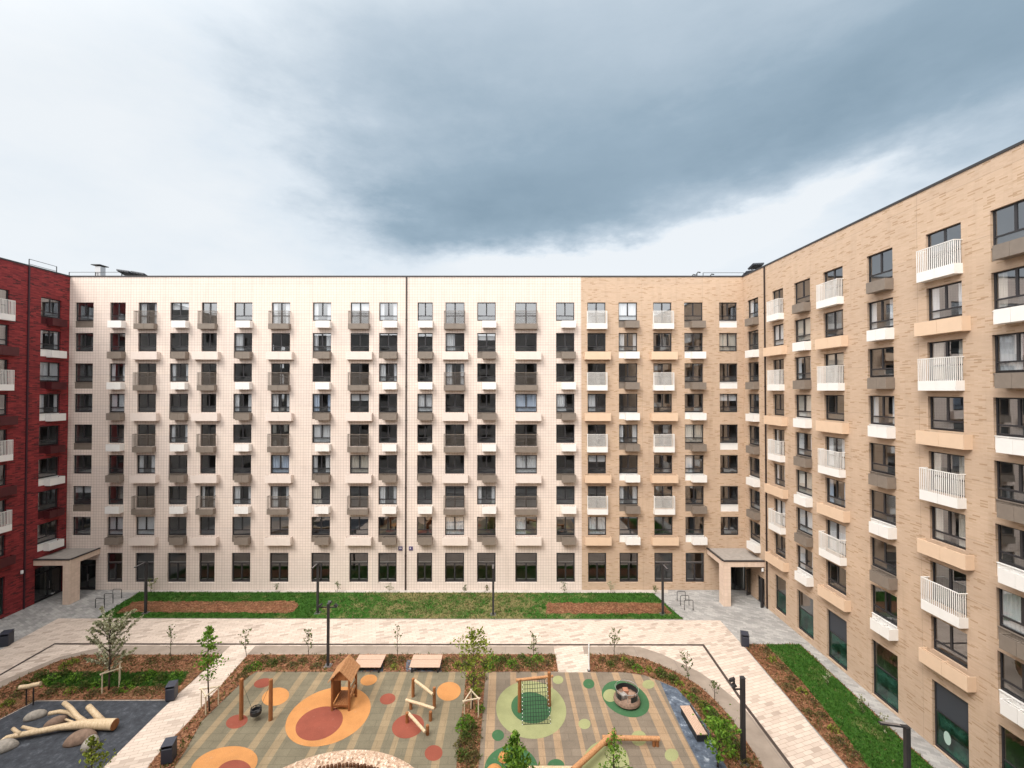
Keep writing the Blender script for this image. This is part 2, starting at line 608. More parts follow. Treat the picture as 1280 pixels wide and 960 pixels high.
def pane_mesh(w, h, kind):
    def mk():
        mb = MB()
        t = 0.05

        def q(x0, x1, z0, z1, mi=0):
            mb.quad((x0, PY, z0), (x1, PY, z0), (x1, PY, z1), (x0, PY, z1), mi)
        if kind == 'T':
            zt = h * 0.275
            q(t, w - t, t, zt, 3)
            q(t, w / 2, zt, h - t)
            q(w / 2, w - t, zt, h - t)
        elif kind == 'D':
            q(t, w / 2, t, h - t)
            q(w / 2, w - t, t, h - t)
        elif kind == 'S':
            zt = h * 0.665
            q(t, w / 2, t, zt, 4)
            q(w / 2, w - t, t, zt, 4)
            q(t, w - t, zt, h - t, 4)
        else:
            zt = h * 0.55
            q(t, w - t, t, zt, 1)
            q(t, w - t, zt, h - t, 2 if kind == 'L' else 0)
        return mb.mesh('window_pane', [M['glass'], M['shopglass'], M['louvre'], M['lowglass'], M['shopclear']])
    return cached(('pane', round(w, 3), round(h, 3), kind), mk)


def curtain_mesh(w, h, style, seed):
    def mk():
        r = random.Random(seed)
        mb = MB()
        spans = {'full': [(0.05, w - 0.05)], 'sides': [(0.05, w * r.uniform(.22, .34)), (w * r.uniform(.68, .8), w - 0.05)],
                 'half': [(0.05, w * r.uniform(.45, .6))], 'blind': [(0.05, w - 0.05)]}[style]
        for a, b in spans:
            n = max(8, int((b - a) / 0.035))
            ph = r.uniform(0, 6)
            z0 = h * 0.62 if style == 'blind' else 0.04
            amp = 0.004 if style == 'blind' else 0.035
            pts = [(a + (b - a) * i / n, 0.25 + amp * sin(ph + i * 1.25) + amp * 0.5 * sin(i * 0.6)) for i in range(n + 1)]
            for (x0, y0), (x1, y1) in zip(pts, pts[1:]):
                mb.quad((x0, y0, z0), (x1, y1, z0), (x1, y1, h - 0.03), (x0, y0, h - 0.03))
        return mb.mesh('curtain', [M['curtain']])
    return cached(('curtain', round(w, 2), round(h, 2), style, seed), mk)


def open_box_mesh(w, dep, h, m, divider=True):
    """sheet-metal box hung on the wall: open above; x 0..w, y 0..-dep, z 0..-h"""
    def mk():
        mb = MB()
        t = 0.03
        mb.box(0, w * .5 - .006, -dep, -dep + t, -h, 0)
        mb.box(w * .5 + .006, w, -dep, -dep + t, -h, 0)
        mb.box(t, w - t, -dep + t, -dep + t + .01, -h + t, -.05)
        mb.box(0, t, -dep + t, 0, -h, 0)
        mb.box(w - t, w, -dep + t, 0, -h, 0)
        mb.box(t, w - t, -dep + t, 0, -h, -h + t)
        if divider:
            mb.box(w * 0.45, w * 0.45 + t, -dep + t, 0, -h + t, -0.06)
            mb.box(t, w - t, -dep * 0.5, -dep * 0.5 + 0.04, -0.10, -0.06)
        return mb.mesh('sheet_metal_box', [m])
    return cached(('box', round(w, 3), dep, h, m.name, divider), mk)


def grille_mesh(w, h, m):
    def mk():
        mb = MB()
        mb.box(0, w, 0.06, 0.10, 0, h)
        n = int(w / 0.12)
        for i in range(n):
            x = (i + 0.5) * w / n
            mb.box(x - 0.02, x + 0.02, 0.045, 0.06, 0.03, h - 0.03)
        mb.box(0, w, 0.02, 0.14, h, h + 0.04)
        return mb.mesh('grille_panel', [m])
    return cached(('grille', round(w, 3), round(h, 3), m.name), mk)


def railing_mesh(w, dep, z0, z1, m, bw):
    def mk():
        mb = MB()
        r = 0.022
        mb.box(0, w, -dep, -dep + 0.045, z1 - 0.04, z1)
        mb.box(0, 0.045, -dep + 0.045, 0, z1 - 0.04, z1)
        mb.box(w - 0.045, w, -dep + 0.045, 0, z1 - 0.04, z1)
        n = round(w / 0.108)
        for i in range(n + 1):
            x = 0.022 + (w - 0.044) * i / n
            mb.box(x - bw / 2, x + bw / 2, -dep + 0.008, -dep + 0.028, z0, z1 - 0.04)
        k = 4
        for i in range(1, k):
            y = -dep + dep * i / k
            for x in (0.022, w - 0.022):
                mb.box(x - 0.01, x + 0.01, y - bw / 2, y + bw / 2, z0, z1 - 0.04)
        return mb.mesh('railing', [m])
    return cached(('rail', round(w, 3), dep, m.name), mk)


class Facade:
    def __init__(s, bld, O, rz):
        s.b, s.O, s.rz = bld, Vector(O), rz
        s.U = Vector((cos(rz), sin(rz), 0))
        s.N = Vector((sin(rz), -cos(rz), 0))          # towards the court

    def put(s, name, mesh, u, z, parent=None, d=0.0):
        o = link(name, mesh, parent or s.b)
        if parent is None:
            o.location = s.O + s.U * u + s.N * d + Vector((0, 0, z)) - s.b.location
            o.rotation_euler = (0, 0, s.rz)
        return o

    def window(s, u, z, w, h, kind, curtain=None):
        f = s.put('window', frame_mesh(w, h, kind), u, z)
        p = link('pane', pane_mesh(w, h, kind), f)
        p.rotation_euler = (rnd.uniform(-.006, .006), 0, rnd.uniform(-.006, .006))
        if curtain:
            st, cm, seed = curtain
            c = link('curtain', curtain_mesh(w, h, st, seed), f)
            if cm != 'curtain':
                c.material_slots[0].link = 'OBJECT'
                c.material_slots[0].material = M[cm]
        return f


CURTAINS = {}


def pick_curtain(key, r):
    if key in CURTAINS:
        return CURTAINS[key]
    q = r.random()
    if q < 0.11:
        return ('sides', 'curtain', r.randint(1, 4))
    if q < 0.16:
        return ('full', r.choice(['curtain', 'curtaintan']), r.randint(1, 4))
    if q < 0.21:
        return ('blind', 'curtain', 1)
    return None


def build_facade(bld, O, rz, L, cols, m, style, seed, holes=(), rows=range(8), u_start=0.0, depth=5.5):
    """cols: (key, u0, u1, type, ground spec)"""
    fc = Facade(bld, O, rz)
    r = random.Random(seed)
    rects = list(holes)
    for key, u0, u1, typ, gr in cols:
        w = u1 - u0
        for i in rows:
            odd = i % 2 == 0                     # row 1, 3, 5 ... from the top
            zt = ZT[i]
            cur = pick_curtain((key, i + 1), r)
            if typ == 'A' and odd:
                h = 2.12
                rects.append((u0, u1, zt - h, zt))
                fc.window(u0, zt - h, w, h, 'D', cur)
                pm, rm, bw = style['balcony']
                bal = fc.put('balcony', open_box_mesh(w + 0.16, 0.46, 0.52, M[pm], False), u0 - 0.09, zt - 2.12)
                link('railing', railing_mesh(w + 0.16, 0.46, 0.0, 1.22, M[rm], bw), bal)
                continue
            h = WH
            gm, bm, wide = None, None, None
            if typ == 'A':
                wide = style['wide']
            elif typ == 'F':
                gm = style['flush'] if odd else None
            else:
                gm, bm = style['odd'] if odd else style['even']
            gh = 0.66 if gm else 0.0
            rects.append((u0, u1, zt - h - gh, zt))
            fc.window(u0, zt - h, w, h, 'T', cur)
            if gm:
                fc.put('grille_panel', grille_mesh(w, gh - 0.05, M[gm]), u0, zt - h - gh)
            if bm:
                bwid = min(1.34, w - 0.1)
                fc.put('air_conditioner_basket', open_box_mesh(bwid, 0.54, 0.67, M[bm]), u1 + 0.06 - bwid, zt - h - 0.06)
            if wide:
                fc.put('air_conditioner_basket', open_box_mesh(2.5, 0.46, 0.74, M[wide]), u1 + 0.40 - 2.5, zt - h - 0.07)
        if gr:
            g0, g1, kind = gr
            rects.append((u0, u1, g0, g1))
            gw = fc.window(u0, g0, w, g1 - g0, kind)
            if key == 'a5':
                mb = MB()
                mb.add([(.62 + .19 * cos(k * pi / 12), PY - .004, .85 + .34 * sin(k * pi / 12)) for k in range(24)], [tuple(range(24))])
                mb.build('reflection_patch', [mat('pale_green_reflection', (.42, .56, .50), .8)], gw)  # pale disc drawn as the reflection and wiped patch on this pane
    wm = wall_mesh('wall', L, -0.3, ROOF, rects, m, u_start=u_start)
    wall = fc.put('wall', wm.mesh('wall', [m]), 0, 0)
    # rooms behind the glass: floors, party walls and a back wall in one shell
    mb = MB()
    zs = [-0.25] + [ZT[i] + 0.55 for i in range(8, -1, -1)]
    for z in zs:
        mb.quad((u_start, 0.26, z), (L, 0.26, z), (L, depth, z), (u_start, depth, z))
    xs = [u_start + 0.05]
    cs = sorted((c[1], c[2]) for c in cols)
    for (a0, a1), (b0, b1) in zip(cs, cs[1:]):
        xs.append((a1 + b0) / 2)
    xs.append(L - 0.05)
    for x in xs:
        mb.quad((x, 0.26, zs[0]), (x, depth, zs[0]), (x, depth, zs[-1]), (x, 0.26, zs[-1]))
    mb.quad((u_start, depth, zs[0]), (L, depth, zs[0]), (L, depth, zs[-1]), (u_start, depth, zs[-1]))
    fc.put('interior', mb.mesh('interior', [M['room']]), 0, 0)
    mb = MB()
    mb.box(u_start, L, -0.04, 0.42, ROOF, ROOF + 0.13)
    fc.put('coping', mb.mesh('coping', [M['coping']]), 0, 0)
    mb = MB()
    mb.box(u_start, L, 0.42, 13.0, ROOF - 0.45, ROOF - 0.25)
    fc.put('roof', mb.mesh('roof', [M['roofing']]), 0, 0)
    return fc


def pipe(fc, u, m, z0=0.0):
    mb = MB()
    mb.box(-0.055, 0.055, -0.10, -0.002, z0, ROOF - 0.002)
    for k in range(1, 9):
        mb.box(-0.075, 0.075, -0.12, -0.001, ROOF * k / 9.3, ROOF * k / 9.3 + 0.10)
    return fc.put('downpipe', mb.mesh('downpipe', [m]), u, 0)


GS = (0.72, 3.56, 'S')
CREAM_COLS = [(k, ux(a), ux(b), t, g) for k, a, b, t, g in (
    ('c1', 94.0, 116.9, 'F', None), ('c2', 137.5, 156.9, 'B', GS), ('c3', 173.0, 196.0, 'A', GS), ('c4', 212.8, 236.0, 'B', GS),
    ('c5', 252.0, 271.3, 'A', GS), ('c6', 292.5, 315.5, 'B', GS), ('c7', 339.5, 362.7, 'A', GS), ('c8', 391.0, 414.0, 'B', GS),
    ('c9', 438.2, 461.6, 'A', GS), ('c10', 474.0, 496.8, 'B', GS),
    ('d1', 522.0, 540.9, 'B', GS), ('d2', 556.8, 580.6, 'A', GS), ('d3', 596.6, 619.6, 'B', GS), ('d4', 644.0, 671.0, 'A', GS),
    ('d5', 695.0, 717.9, 'B', GS))]
TAN_COLS = [(k, ux(a), ux(b), t, g) for k, a, b, t, g in (
    ('e1', 734.3, 757.0, 'A', GS), ('e2', 773.3, 796.5, 'B', GS), ('e3', 816.6, 839.5, 'A', GS), ('e4', 855.3, 878.5, 'B', GS),
    ('e5', 899.0, 921.4, 'F', None))]
RIGHT_COLS = [('b0', 41.24, 39.5, 'B', None), ('a1', 37.41, 35.94, 'A', (0.55, 3.5, 'G')), ('b2', 34.58, 32.76, 'B', (0.42, 3.5, 'G')),
              ('a3', 31.40, 29.57, 'A', (0.14, 3.56, 'L')), ('b4', 27.59, 25.75, 'B', (0.12, 3.56, 'G')),
              ('a5', 23.70, 21.86, 'A', (0.06, 3.6, 'L')), ('b6', 20.53, 18.70, 'B', (0.05, 3.6, 'G')),
              ('a7', 16.9, 15.1, 'A', (0.05, 3.6, 'L')), ('b8', 13.2, 11.4, 'B', (0.05, 3.6, 'G'))]
LEFT_COLS = [('r1', 39.42, 41.22, 'B', None), ('r0', 35.1, 36.9, 'A', (0.3, 3.5, 'G')), ('rm1', 30.9, 32.7, 'B', (0.3, 3.5, 'G')),
             ('rm2', 26.9, 28.7, 'A', (0.3, 3.5, 'G'))]
for k, v in {('c4', 3): ('sides', 'curtain', 1), ('c6', 2): ('half', 'curtain', 2), ('c6', 4): ('sides', 'curtain', 3), ('c7', 6): ('full', 'curtainblue', 1),
             ('c7', 7): ('sides', 'curtain', 2), ('c8', 4): ('sides', 'curtainblue', 2), ('c8', 7): ('half', 'curtaintan', 3), ('c3', 6): ('sides', 'curtain', 4),
             ('c3', 8): ('full', 'curtain', 3), ('d4', 4): ('full', 'curtainblue', 3), ('d4', 6): ('full', 'curtain', 1), ('d2', 8): ('full', 'curtain', 2),
             ('d5', 4): ('half', 'curtain', 1), ('d2', 2): ('half', 'curtain', 4), ('d4', 8): ('half', 'curtain', 3), ('e1', 4): ('half', 'curtain', 2),
             ('e4', 6): ('half', 'curtain', 2), ('a5', 2): ('sides', 'curtain', 1), ('a5', 3): ('sides', 'curtaintan', 2), ('a3', 6): ('sides', 'curtainblue', 1),
             ('b2', 5): ('sides', 'curtain', 2), ('b2', 6): ('full', 'curtaintan', 3), ('a1', 6): ('sides', 'curtain', 4), ('a3', 7): ('full', 'curtain', 1),
             ('a1', 7): ('full', 'curtain', 2), ('b2', 7): ('full', 'curtain', 4), ('b4', 2): ('sides', 'curtain', 3), ('a5', 5): ('sides', 'curtaintan', 3),
             ('b6', 2): ('sides', 'curtaintan', 1), ('b6', 3): ('half', 'curtain', 1), ('a3', 5): ('sides', 'curtain', 4), ('a1', 5): ('sides', 'curtain', 1),
             ('a3', 3): ('blind', 'curtaintan', 1), ('a5', 6): ('sides', 'curtaintan', 4), ('b4', 3): None, ('e5', 1): None}.items():
    CURTAINS[k] = v

STY_CREAM = dict(odd=(None, 'white'), even=('brown', 'brown'), wide='creampanel', balcony=('brown', 'brown', 0.018), flush='brown')
STY_TAN = dict(odd=('brown', 'brown'), even=('white', 'white'), wide='peach', balcony=('white', 'white', 0.038), flush='white')
STY_RED = dict(odd=('darkred', 'darkred'), even=('white', 'white'), wide='darkred', balcony=('white', 'white', 0.03), flush='white')

XS1, XS2 = ux(508.6), ux(726.4)          # the joint between the cream blocks; where cream meets tan
sh = lambda cols, x0: [(k, a - x0, b - x0, t, g) for k, a, b, t, g in cols]

bld = thing('apartment_building', 'wide cream tiled apartment block between the red wing and the dark joint', 'apartment building', (XL, D, 0),
            group='apartment wings round the court')
DOOR_L = (ux(99.5) - XL, ux(124) - XL, 0.0, 2.9)
fc1 = build_facade(bld, (XL, D, 0), 0, XS1 - XL, sh(CREAM_COLS[:10], XL), M['cream'], STY_CREAM, 11, holes=[DOOR_L])
pipe(fc1, XS1 - XL - 0.04, M['pipe'])

bld2 = thing('apartment_building', 'narrower cream tiled block between the dark joint and the tan brick', 'apartment building', (XS1, D, 0),
             group='apartment wings round the court')
fc2 = build_facade(bld2, (XS1, D, 0), 0, XS2 - XS1, sh(CREAM_COLS[10:], XS1), M['cream'], STY_CREAM, 12)

bld3 = thing('apartment_building', 'tan brick corner block beside the cream tiles, peach baskets on its face', 'apartment building', (XS2, D, 0),
             group='apartment wings round the court')
DOOR_R = (ux(904) - XS2, ux(930) - XS2, 0.0, 2.75)
fc3 = build_facade(bld3, (XS2, D, 0), 0, XR - XS2, sh(TAN_COLS, XS2), M['tan'], STY_TAN, 13, holes=[DOOR_R])

SEAM = 38.45
bld4 = thing('apartment_building', 'long tan brick wing running towards the viewer with white balconies', 'apartment building', (XR, D, 0),
             group='apartment wings round the court')
SIDE_DOOR = (D - 40.05, D - 38.9, 0.0, 2.35)
fc4 = build_facade(bld4, (XR, D, 0), -pi / 2, D - YB, [(k, D - a, D - b, t, g) for k, a, b, t, g in RIGHT_COLS], M['tan'], STY_TAN, 14, holes=[SIDE_DOOR])
pipe(fc4, D - SEAM, M['pipe'])

YR = 34.6                                # the red wing stops here; the unseen side beyond is made grey for neutral reflections
bld5 = thing('apartment_building', 'dark red brick wing at the side of the wide cream block', 'apartment building', (XL, YR, 0),
             group='apartment wings round the court')
PORCH = (39.25 - YR, 41.75 - YR, 0.0, 3.1)
fc5 = build_facade(bld5, (XL, YR, 0), pi / 2, D - YR, [(k, a - YR, b - YR, t, g) for k, a, b, t, g in LEFT_COLS[:2]], M['red'], STY_RED, 15, holes=[PORCH])
pipe(fc5, 38.35 - YR, M['pipered'])
mb = MB()
mb.box(-.2, .2, .8, 1.2, 0, 2.9)
fc5.put('pillar', mb.mesh('pillar', [M['creampanel']]), 41.0 - YR, 0)
bld7 = thing('apartment_building', 'unseen grey block continuing the side of the court beyond the red wing', 'apartment building', (XL, YB, 0),
             group='apartment wings round the court')
fc7 = Facade(bld7, (XL, YB, 0), pi / 2)
M['greywall'] = brick_mat('grey_brick', [(0.0, (.20, .19, .185)), (.5, (.30, .29, .28)), (1.0, (.36, .35, .34))], (.28, .27, .26), .42, .075, .006)
rects = []
for i in range(8):
    u = 1.6 + i * 4.05
    for z in ZT[:8]:
        rects.append((u, u + 1.8, z - 1.8, z))
fc7.put('wall', wall_mesh('wall', YR - YB, -0.3, ROOF, rects, None).mesh('wall', [M['greywall']]), 0, 0)
mb = MB()
for z in [-0.2] + [z + 0.55 for z in ZT[::-1]]:
    mb.quad((0, 0.25, z), (YR - YB, 0.25, z), (YR - YB, 4, z), (0, 4, z))
mb.quad((0, 4, -0.2), (YR - YB, 4, -0.2), (YR - YB, 4, ROOF - 0.3), (0, 4, ROOF - 0.3))
fc7.put('interior', mb.mesh('interior', [M['room']]), 0, 0)
mb = MB()
mb.box(0, YR - YB, -0.05, 12, ROOF - 0.25, ROOF + 0.1)
fc7.put('roof', mb.mesh('roof', [M['roofing']]), 0, 0)

# the block the picture is taken from: it closes the court behind the viewer and shows in the windows opposite
bld6 = thing('apartment_building', 'grey brick block closing the court on the viewer side', 'apartment building', (XR, YB, 0),
             group='apartment wings round the court')
fc6 = Facade(bld6, (XR, YB, 0), pi)
rects = []
for i in range(16):
    u = 1.6 + i * 4.05
    for z in ZT[:8]:
        rects.append((u, u + 1.8, z - 1.8, z))
fc6.put('wall', wall_mesh('wall', XR - XL, -0.3, ROOF, rects, None).mesh('wall', [M['greywall']]), 0, 0)
mb = MB()
for i, z in enumerate([-0.2] + [z + 0.55 for z in ZT[::-1]]):
    mb.quad((0, 0.25, z), (XR - XL, 0.25, z), (XR - XL, 4, z), (0, 4, z))
mb.quad((0, 4, -0.2), (XR - XL, 4, -0.2), (XR - XL, 4, ROOF - 0.3), (0, 4, ROOF - 0.3))
fc6.put('interior', mb.mesh('interior', [M['room']]), 0, 0)
mb = MB()
mb.box(0, XR - XL, -0.05, 12, ROOF - 0.25, ROOF + 0.1)
fc6.put('roof', mb.mesh('roof', [M['roofing']]), 0, 0)


# entrance doors
def glazed_door(fc, u0, u1, h, leaves=2, name='door'):
    w = u1 - u0
    mb = MB()
    t = 0.07
    for a, b, c, d in ((0, t, 0, h), (w - t, w, 0, h), (t, w - t, h - t, h), (t, w - t, h * .80 - .04, h * .80 + .04)):
        mb.box(a, b, 0.13, 0.21, c, d)
    for k in range(leaves):
        a = t + (w - 2 * t) * k / leaves
        b = t + (w - 2 * t) * (k + 1) / leaves
        mb.box(a, a + .07, 0.14, 0.20, 0, h * .8 - .04)
        mb.box(b - .07, b, 0.14, 0.20, 0, h * .8 - .04)
        mb.box(a + .07, b - .07, 0.14, 0.20, 0, .16)
    o = fc.put(name, mb.mesh('door_frame', [M['frame']]), u0, 0)
    mb = MB()
    mb.quad((0.05, .17, .1), (w - .05, .17, .1), (w - .05, .17, h - .05), (0.05, .17, h - .05))
    mb.build('pane', [M['doorglass']], o)
    mb = MB()
    mb.tube([(w / 2 + .12, .10, .8), (w / 2 + .12, .10, 1.5)], .02, 8)
    mb.box(w / 2 + .11, w / 2 + .13, .10, .15, .85, .88)
    mb.box(w / 2 + .11, w / 2 + .13, .10, .15, 1.42, 1.45)
    mb.build('handle', [M['steel']], o)
    return o


glazed_door(fc1, DOOR_L[0], DOOR_L[1], DOOR_L[3])
glazed_door(fc5, PORCH[0], PORCH[1], PORCH[3])
glazed_door(fc4, SIDE_DOOR[0], SIDE_DOOR[1], SIDE_DOOR[3], 1)
# the right entrance: fixed light on the left, the leaf on the right stands open into the court
w = DOOR_R[1] - DOOR_R[0]
mb = MB()
mb.box(0, .08, .12, .2, 0, 2.75)
mb.box(w - .08, w, .12, .2, 0, 2.75)
mb.box(.08, w - .08, .12, .2, 2.67, 2.75)
mb.box(.08, w - .08, .12, .2, 2.22, 2.30)
mb.box(w * .48, w * .48 + .08, .12, .2, 0, 2.22)
dr = fc3.put('door', mb.mesh('door_frame', [M['frame']]), DOOR_R[0], 0)
mb = MB()
mb.quad((.05, .16, .02), (w * .5, .16, .02), (w * .5, .16, 2.7), (.05, .16, 2.7))
mb.quad((w * .5, .16, 2.25), (w - .05, .16, 2.25), (w - .05, .16, 2.7), (w * .5, .16, 2.7))
mb.build('pane', [M['doorglass']], dr)
mb = MB()
lw = 1.25
for a, b, c, d in ((0, .1, 0, 2.4), (lw - .1, lw, 0, 2.4), (.1, lw - .1, 0, .2), (.1, lw - .1, 2.28, 2.4)):
    mb.box(a, b, -.03, .03, c, d)
mb.box(.1, lw - .1, -.008, .008, .2, 2.28, 1)
mb.tube([(.22, -.08, .9), (.22, -.08, 1.5)], .02, 8, 2)
leaf = mb.build('door_leaf', [M['frame'], M['doorglass'], M['steel']], dr)
leaf.location = (w + .55, -.62, .03)
leaf.rotation_euler = (0, 0, radians(205))


# canopies over the two entrances
def canopy_mat():
    m = brick_mat('canopy_tile', [(0.0, (0.70, 0.54, 0.43)), (0.5, (0.75, 0.585, 0.47)), (1.0, (0.78, 0.61, 0.50))], (0.55, 0.42, 0.34), 0.30, 0.30, 0.008, 0.05, False)
    for n in m.node_tree.nodes:
        if n.type == 'TEX_BRICK':
            n.offset = 0.0
    return m


M['canopy'] = canopy_mat()


def canopy(label, x0, x1, yf, pillar_x0, pillar_x1, pd, side):
    """x0..x1 across, yf front line, z 3.5..4.06; side = which side is open (-1 left, 1 right)"""
    t = thing('entrance_canopy', label, 'canopy', ((x0 + x1) / 2, yf, 0), group='canopies over the entrances')
    ox, oy = (x0 + x1) / 2, yf
    zb, zt = 3.50, 3.98
    mb = MB()
    mb.box(pillar_x0 - ox, pillar_x1 - ox, 0, pd, -.02, zb)
    mb.build('pillar', [M['canopy']], t)
    mb = MB()
    bw = .45
    mb.box(x0 - ox, x1 - ox, 0, bw, zb, zt)
    if side > 0:
        mb.box(x1 - bw - ox, x1 - ox, bw, D - yf - .01, zb, zt)
    else:
        mb.box(x0 - ox, x0 + bw - ox, bw, D - yf - .01, zb, zt)
    mb.build('beam', [M['canopy']], t)
    mb = MB()
    a, b = (x0, x1 - bw) if side > 0 else (x0 + bw, x1)
    mb.box(a - ox, b - ox, bw, D - yf - .01, zb + .08, zt - .02)
    mb.build('soffit', [M['roofing']], t)
    mb = MB()
    mb.box(x0 - ox + .02, x1 - ox - .02, .02, D - yf - .012, zt + .003, zt + .035)
    mb.build('roof', [M['canopyroof']], t)
    mb = MB()
    mb.box(x0 - ox, x1 - ox, -.05, .12, zt + .002, zt + .09)
    if side > 0:
        mb.box(x1 - ox - .12, x1 - ox + .05, .12, D - yf - .012, zt + .002, zt + .09)
    else:
        mb.box(x0 - ox - .05, x0 - ox + .12, .12, D - yf - .012, zt + .002, zt + .09)
    mb.build('roof_edging', [M['coping']], t)
    return t


canopy('flat roofed cream canopy on one square pillar beside the red wing', XL + .01, -39.2, 39.1, -39.83, -39.2, .95, 1)
canopy('flat roofed cream canopy on one square pillar in the tan brick corner', 19.45, XR - .01, 38.8, 19.45, 20.1, .8, -1)

# small fittings on the walls
for nm, lab, cat, x, n in (('house_number_sign', 'small purple number plate on the cream tiles before the dark joint', 'sign', ux(501.6), 2),
                           ('house_number_sign', 'small purple number plate on the cream tiles past the dark joint', 'sign', ux(514.6), 1)):
    z = on_y(508, 685.4, D).z
    t = thing(nm, lab, cat, (x, D - .05, z), group='number plates beside the dark joint')
    mb = MB()
    mb.box(-.19, .19, 0, .045, -.19, .19)
    mb.build('plate', [mat('number_plate_purple', (0.085, 0.065, 0.16), .5)], t)
    mb = MB()
    for k in range(n):
        xx = -.09 + k * .12
        mb.box(xx, xx + .07, -.008, -.001, -.04, .09)
    mb.build('number', [M['whitepaint']], t)


def wall_lamp(label, loc, rz):
    t = thing('wall_lamp', label, 'lamp', loc, rz, 'lamps on the walls beside the entrances')
    mb = MB()
    mb.tube([(0, -.16, -.12), (0, -.16, .14)], .10, 12)
    mb.build('lamp_body', [M['whitepaint']], t)
    mb = MB()
    mb.box(-.03, .03, -.1, 0, -.03, .03)
    mb.build('bracket', [M['black']], t)


wall_lamp('white drum lamp on the red brick beside the plum downpipe', (XL, 38.05, 3.35), pi / 2)
wall_lamp('white drum lamp on the tan brick beside the dark downpipe', (XR, 38.9, 3.2), -pi / 2)

# roof gear
def roof_rail(label, pts, z0, heights, group):
    a = Vector(pts[0])
    t = thing('roof_guardrail', label, 'guardrail', (a.x, a.y, z0), group=group)
    ps = [Vector(p) - a for p in pts]
    mb = MB()
    for h in heights:
        for p, q in zip(ps, ps[1:]):
            mb.bar((p.x, p.y, h), (q.x, q.y, h), .035)
    mb.build('rail', [M['lampgrey']], t)
    for p, q in zip(ps, ps[1:]):
        n = max(1, int((q - p).length / 2.2))
        for i in range(n + 1):
            c = p + (q - p) * i / n
            mb = MB()
            mb.box(-.025, .025, -.025, .025, 0, heights[-1])
            o = mb.build('post', [M['lampgrey']], t)
            o.location = (c.x, c.y, 0)


RG = 'guard rails along the roof edges'
roof_rail('thin grey rail on the red wing roof', [(XL - .7, 39.0, 0), (XL - .7, 41.4, 0)], ROOF - .2, (.6, 1.05), RG)
roof_rail('thin grey rail on the cream roof beside the vent stack', [(on_y(84, 340, 43).x, 43.2, 0), (on_y(150, 340, 43).x, 43.2, 0)], ROOF - .2, (.55, 1.0), RG)
for lab, px_, h_ in (('short roof pipe with a bent top, first of the three on the tan roof', 865, .55), ('middle roof pipe of the three on the tan roof', 871, .8),
                     ('roof pipe nearest the tan corner, last of the three', 888, .6)):
    t = thing('roof_pipe', lab, 'pipe', (on_y(px_, 340, 43).x, 43.0, ROOF - .2), group='bent pipes on the tan roof')
    mb = MB()
    mb.tube([(0, 0, 0), (0, 0, h_), (.12, 0, h_ + .16), (.36, 0, h_ + .12)], .06, 8)
    mb.build('pipe_tube', [M['lampgrey']], t, True)
    mb = MB()
    mb.box(-.16, .16, -.16, .16, 0, .12)
    mb.build('base_block', [M['steel']], t)
roof_rail('thin grey rail on the tan corner roof', [(on_y(880, 340, 43).x, 43.2, 0), (on_y(931, 340, 43).x, 43.2, 0)], ROOF - .2, (.5, .95), RG)
t = thing('vent_stack', 'pale square vent stack with a flat cap on the cream roof', 'vent', (on_y(125.3, 340, 43.6).x, 43.6, ROOF - .2))
mb = MB()
mb.box(-.28, .28, -.28, .28, 0, 1.62)
mb.build('shaft', [M['steel']], t)
mb = MB()
mb.box(-.5, .42, -.5, .5, 1.72, 1.79)
for sx in (-.24, .24):
    mb.box(sx - .02, sx + .02, -.02, .02, 1.62, 1.72)
o = mb.build('cap', [M['lampgrey']], t)


def hood(label, loc, w, h, tilt):
    t = thing('ventilation_hood', label, 'ventilation hood', loc, group='dark hoods on legs on the roofs')
    mb = MB()
    R_ = Matrix.Translation((0, 0, h)) @ Matrix.Rotation(tilt, 4, 'Y') @ Matrix.Rotation(radians(-14), 4, 'X')
    mb.box(-w / 2, w / 2, -.5, .5, 0, .10, 0, R_)
    for k in range(5):
        x = -w / 2 + w * (k + .5) / 5
        mb.box(x - w / 14, x + w / 14, -.47, .47, -.07, -.002, 0, R_)
    mb.build('hood_top', [M['louvre']], t)
    for sx in (-1, 1):
        mb = MB()
        mb.box(sx * w * .36 - .03, sx * w * .36 + .03, -.03, .03, 0, h + sx * -tilt * w * .36 - .02)
        mb.build('leg', [M['lampgrey']], t)


hood('dark hood with a steep tilt near the vent stack, first of two', (on_y(158, 338, 43.4).x, 43.4, ROOF - .2), 1.25, .95, radians(8))
hood('dark hood with louvres on the cream roof, farther from the vent stack', (on_y(176, 340, 43.4).x, 43.4, ROOF - .2), 1.35, .75, radians(10))
hood('small dark hood on the corner of the red wing roof', (on_y(83.5, 342, 43.2).x, 42.8, ROOF - .2), .8, .42, radians(4))
hood('low dark hood in the tan roof corner', (on_y(934, 337, 43.2).x, 42.6, ROOF - .2), 1.3, .72, radians(-8))
hood('raised dark hood above the tan wing roof', (XR + .9, 41.35, ROOF - .2), 1.05, 1.05, radians(-3))

# ------------------------------------------------------------------ ground materials (object space = metres)
def ground_mat(name, fn, rough=0.9, bump=None):
    m = bpy.data.materials.new(name)
    m.use_nodes = True
    nt = m.node_tree
    p = nt.nodes['Principled BSDF']
    p.inputs['Roughness'].default_value = rough
    p.inputs['Specular IOR Level'].default_value = 0.3
    t = nn(nt, 'ShaderNodeTexCoord')
    v = t.outputs['Object']
    c = fn(nt, v)
    lk(nt, c, p.inputs['Base Color'])
    if bump:
        st, sc, dist = bump
        b = nn(nt, 'ShaderNodeBump', Strength=st, Distance=dist)
        lk(nt, noise_fac(nt, v, sc, 5.0), b.inputs['Height'])
        lk(nt, b.outputs[0], p.inputs['Normal'])
    return m


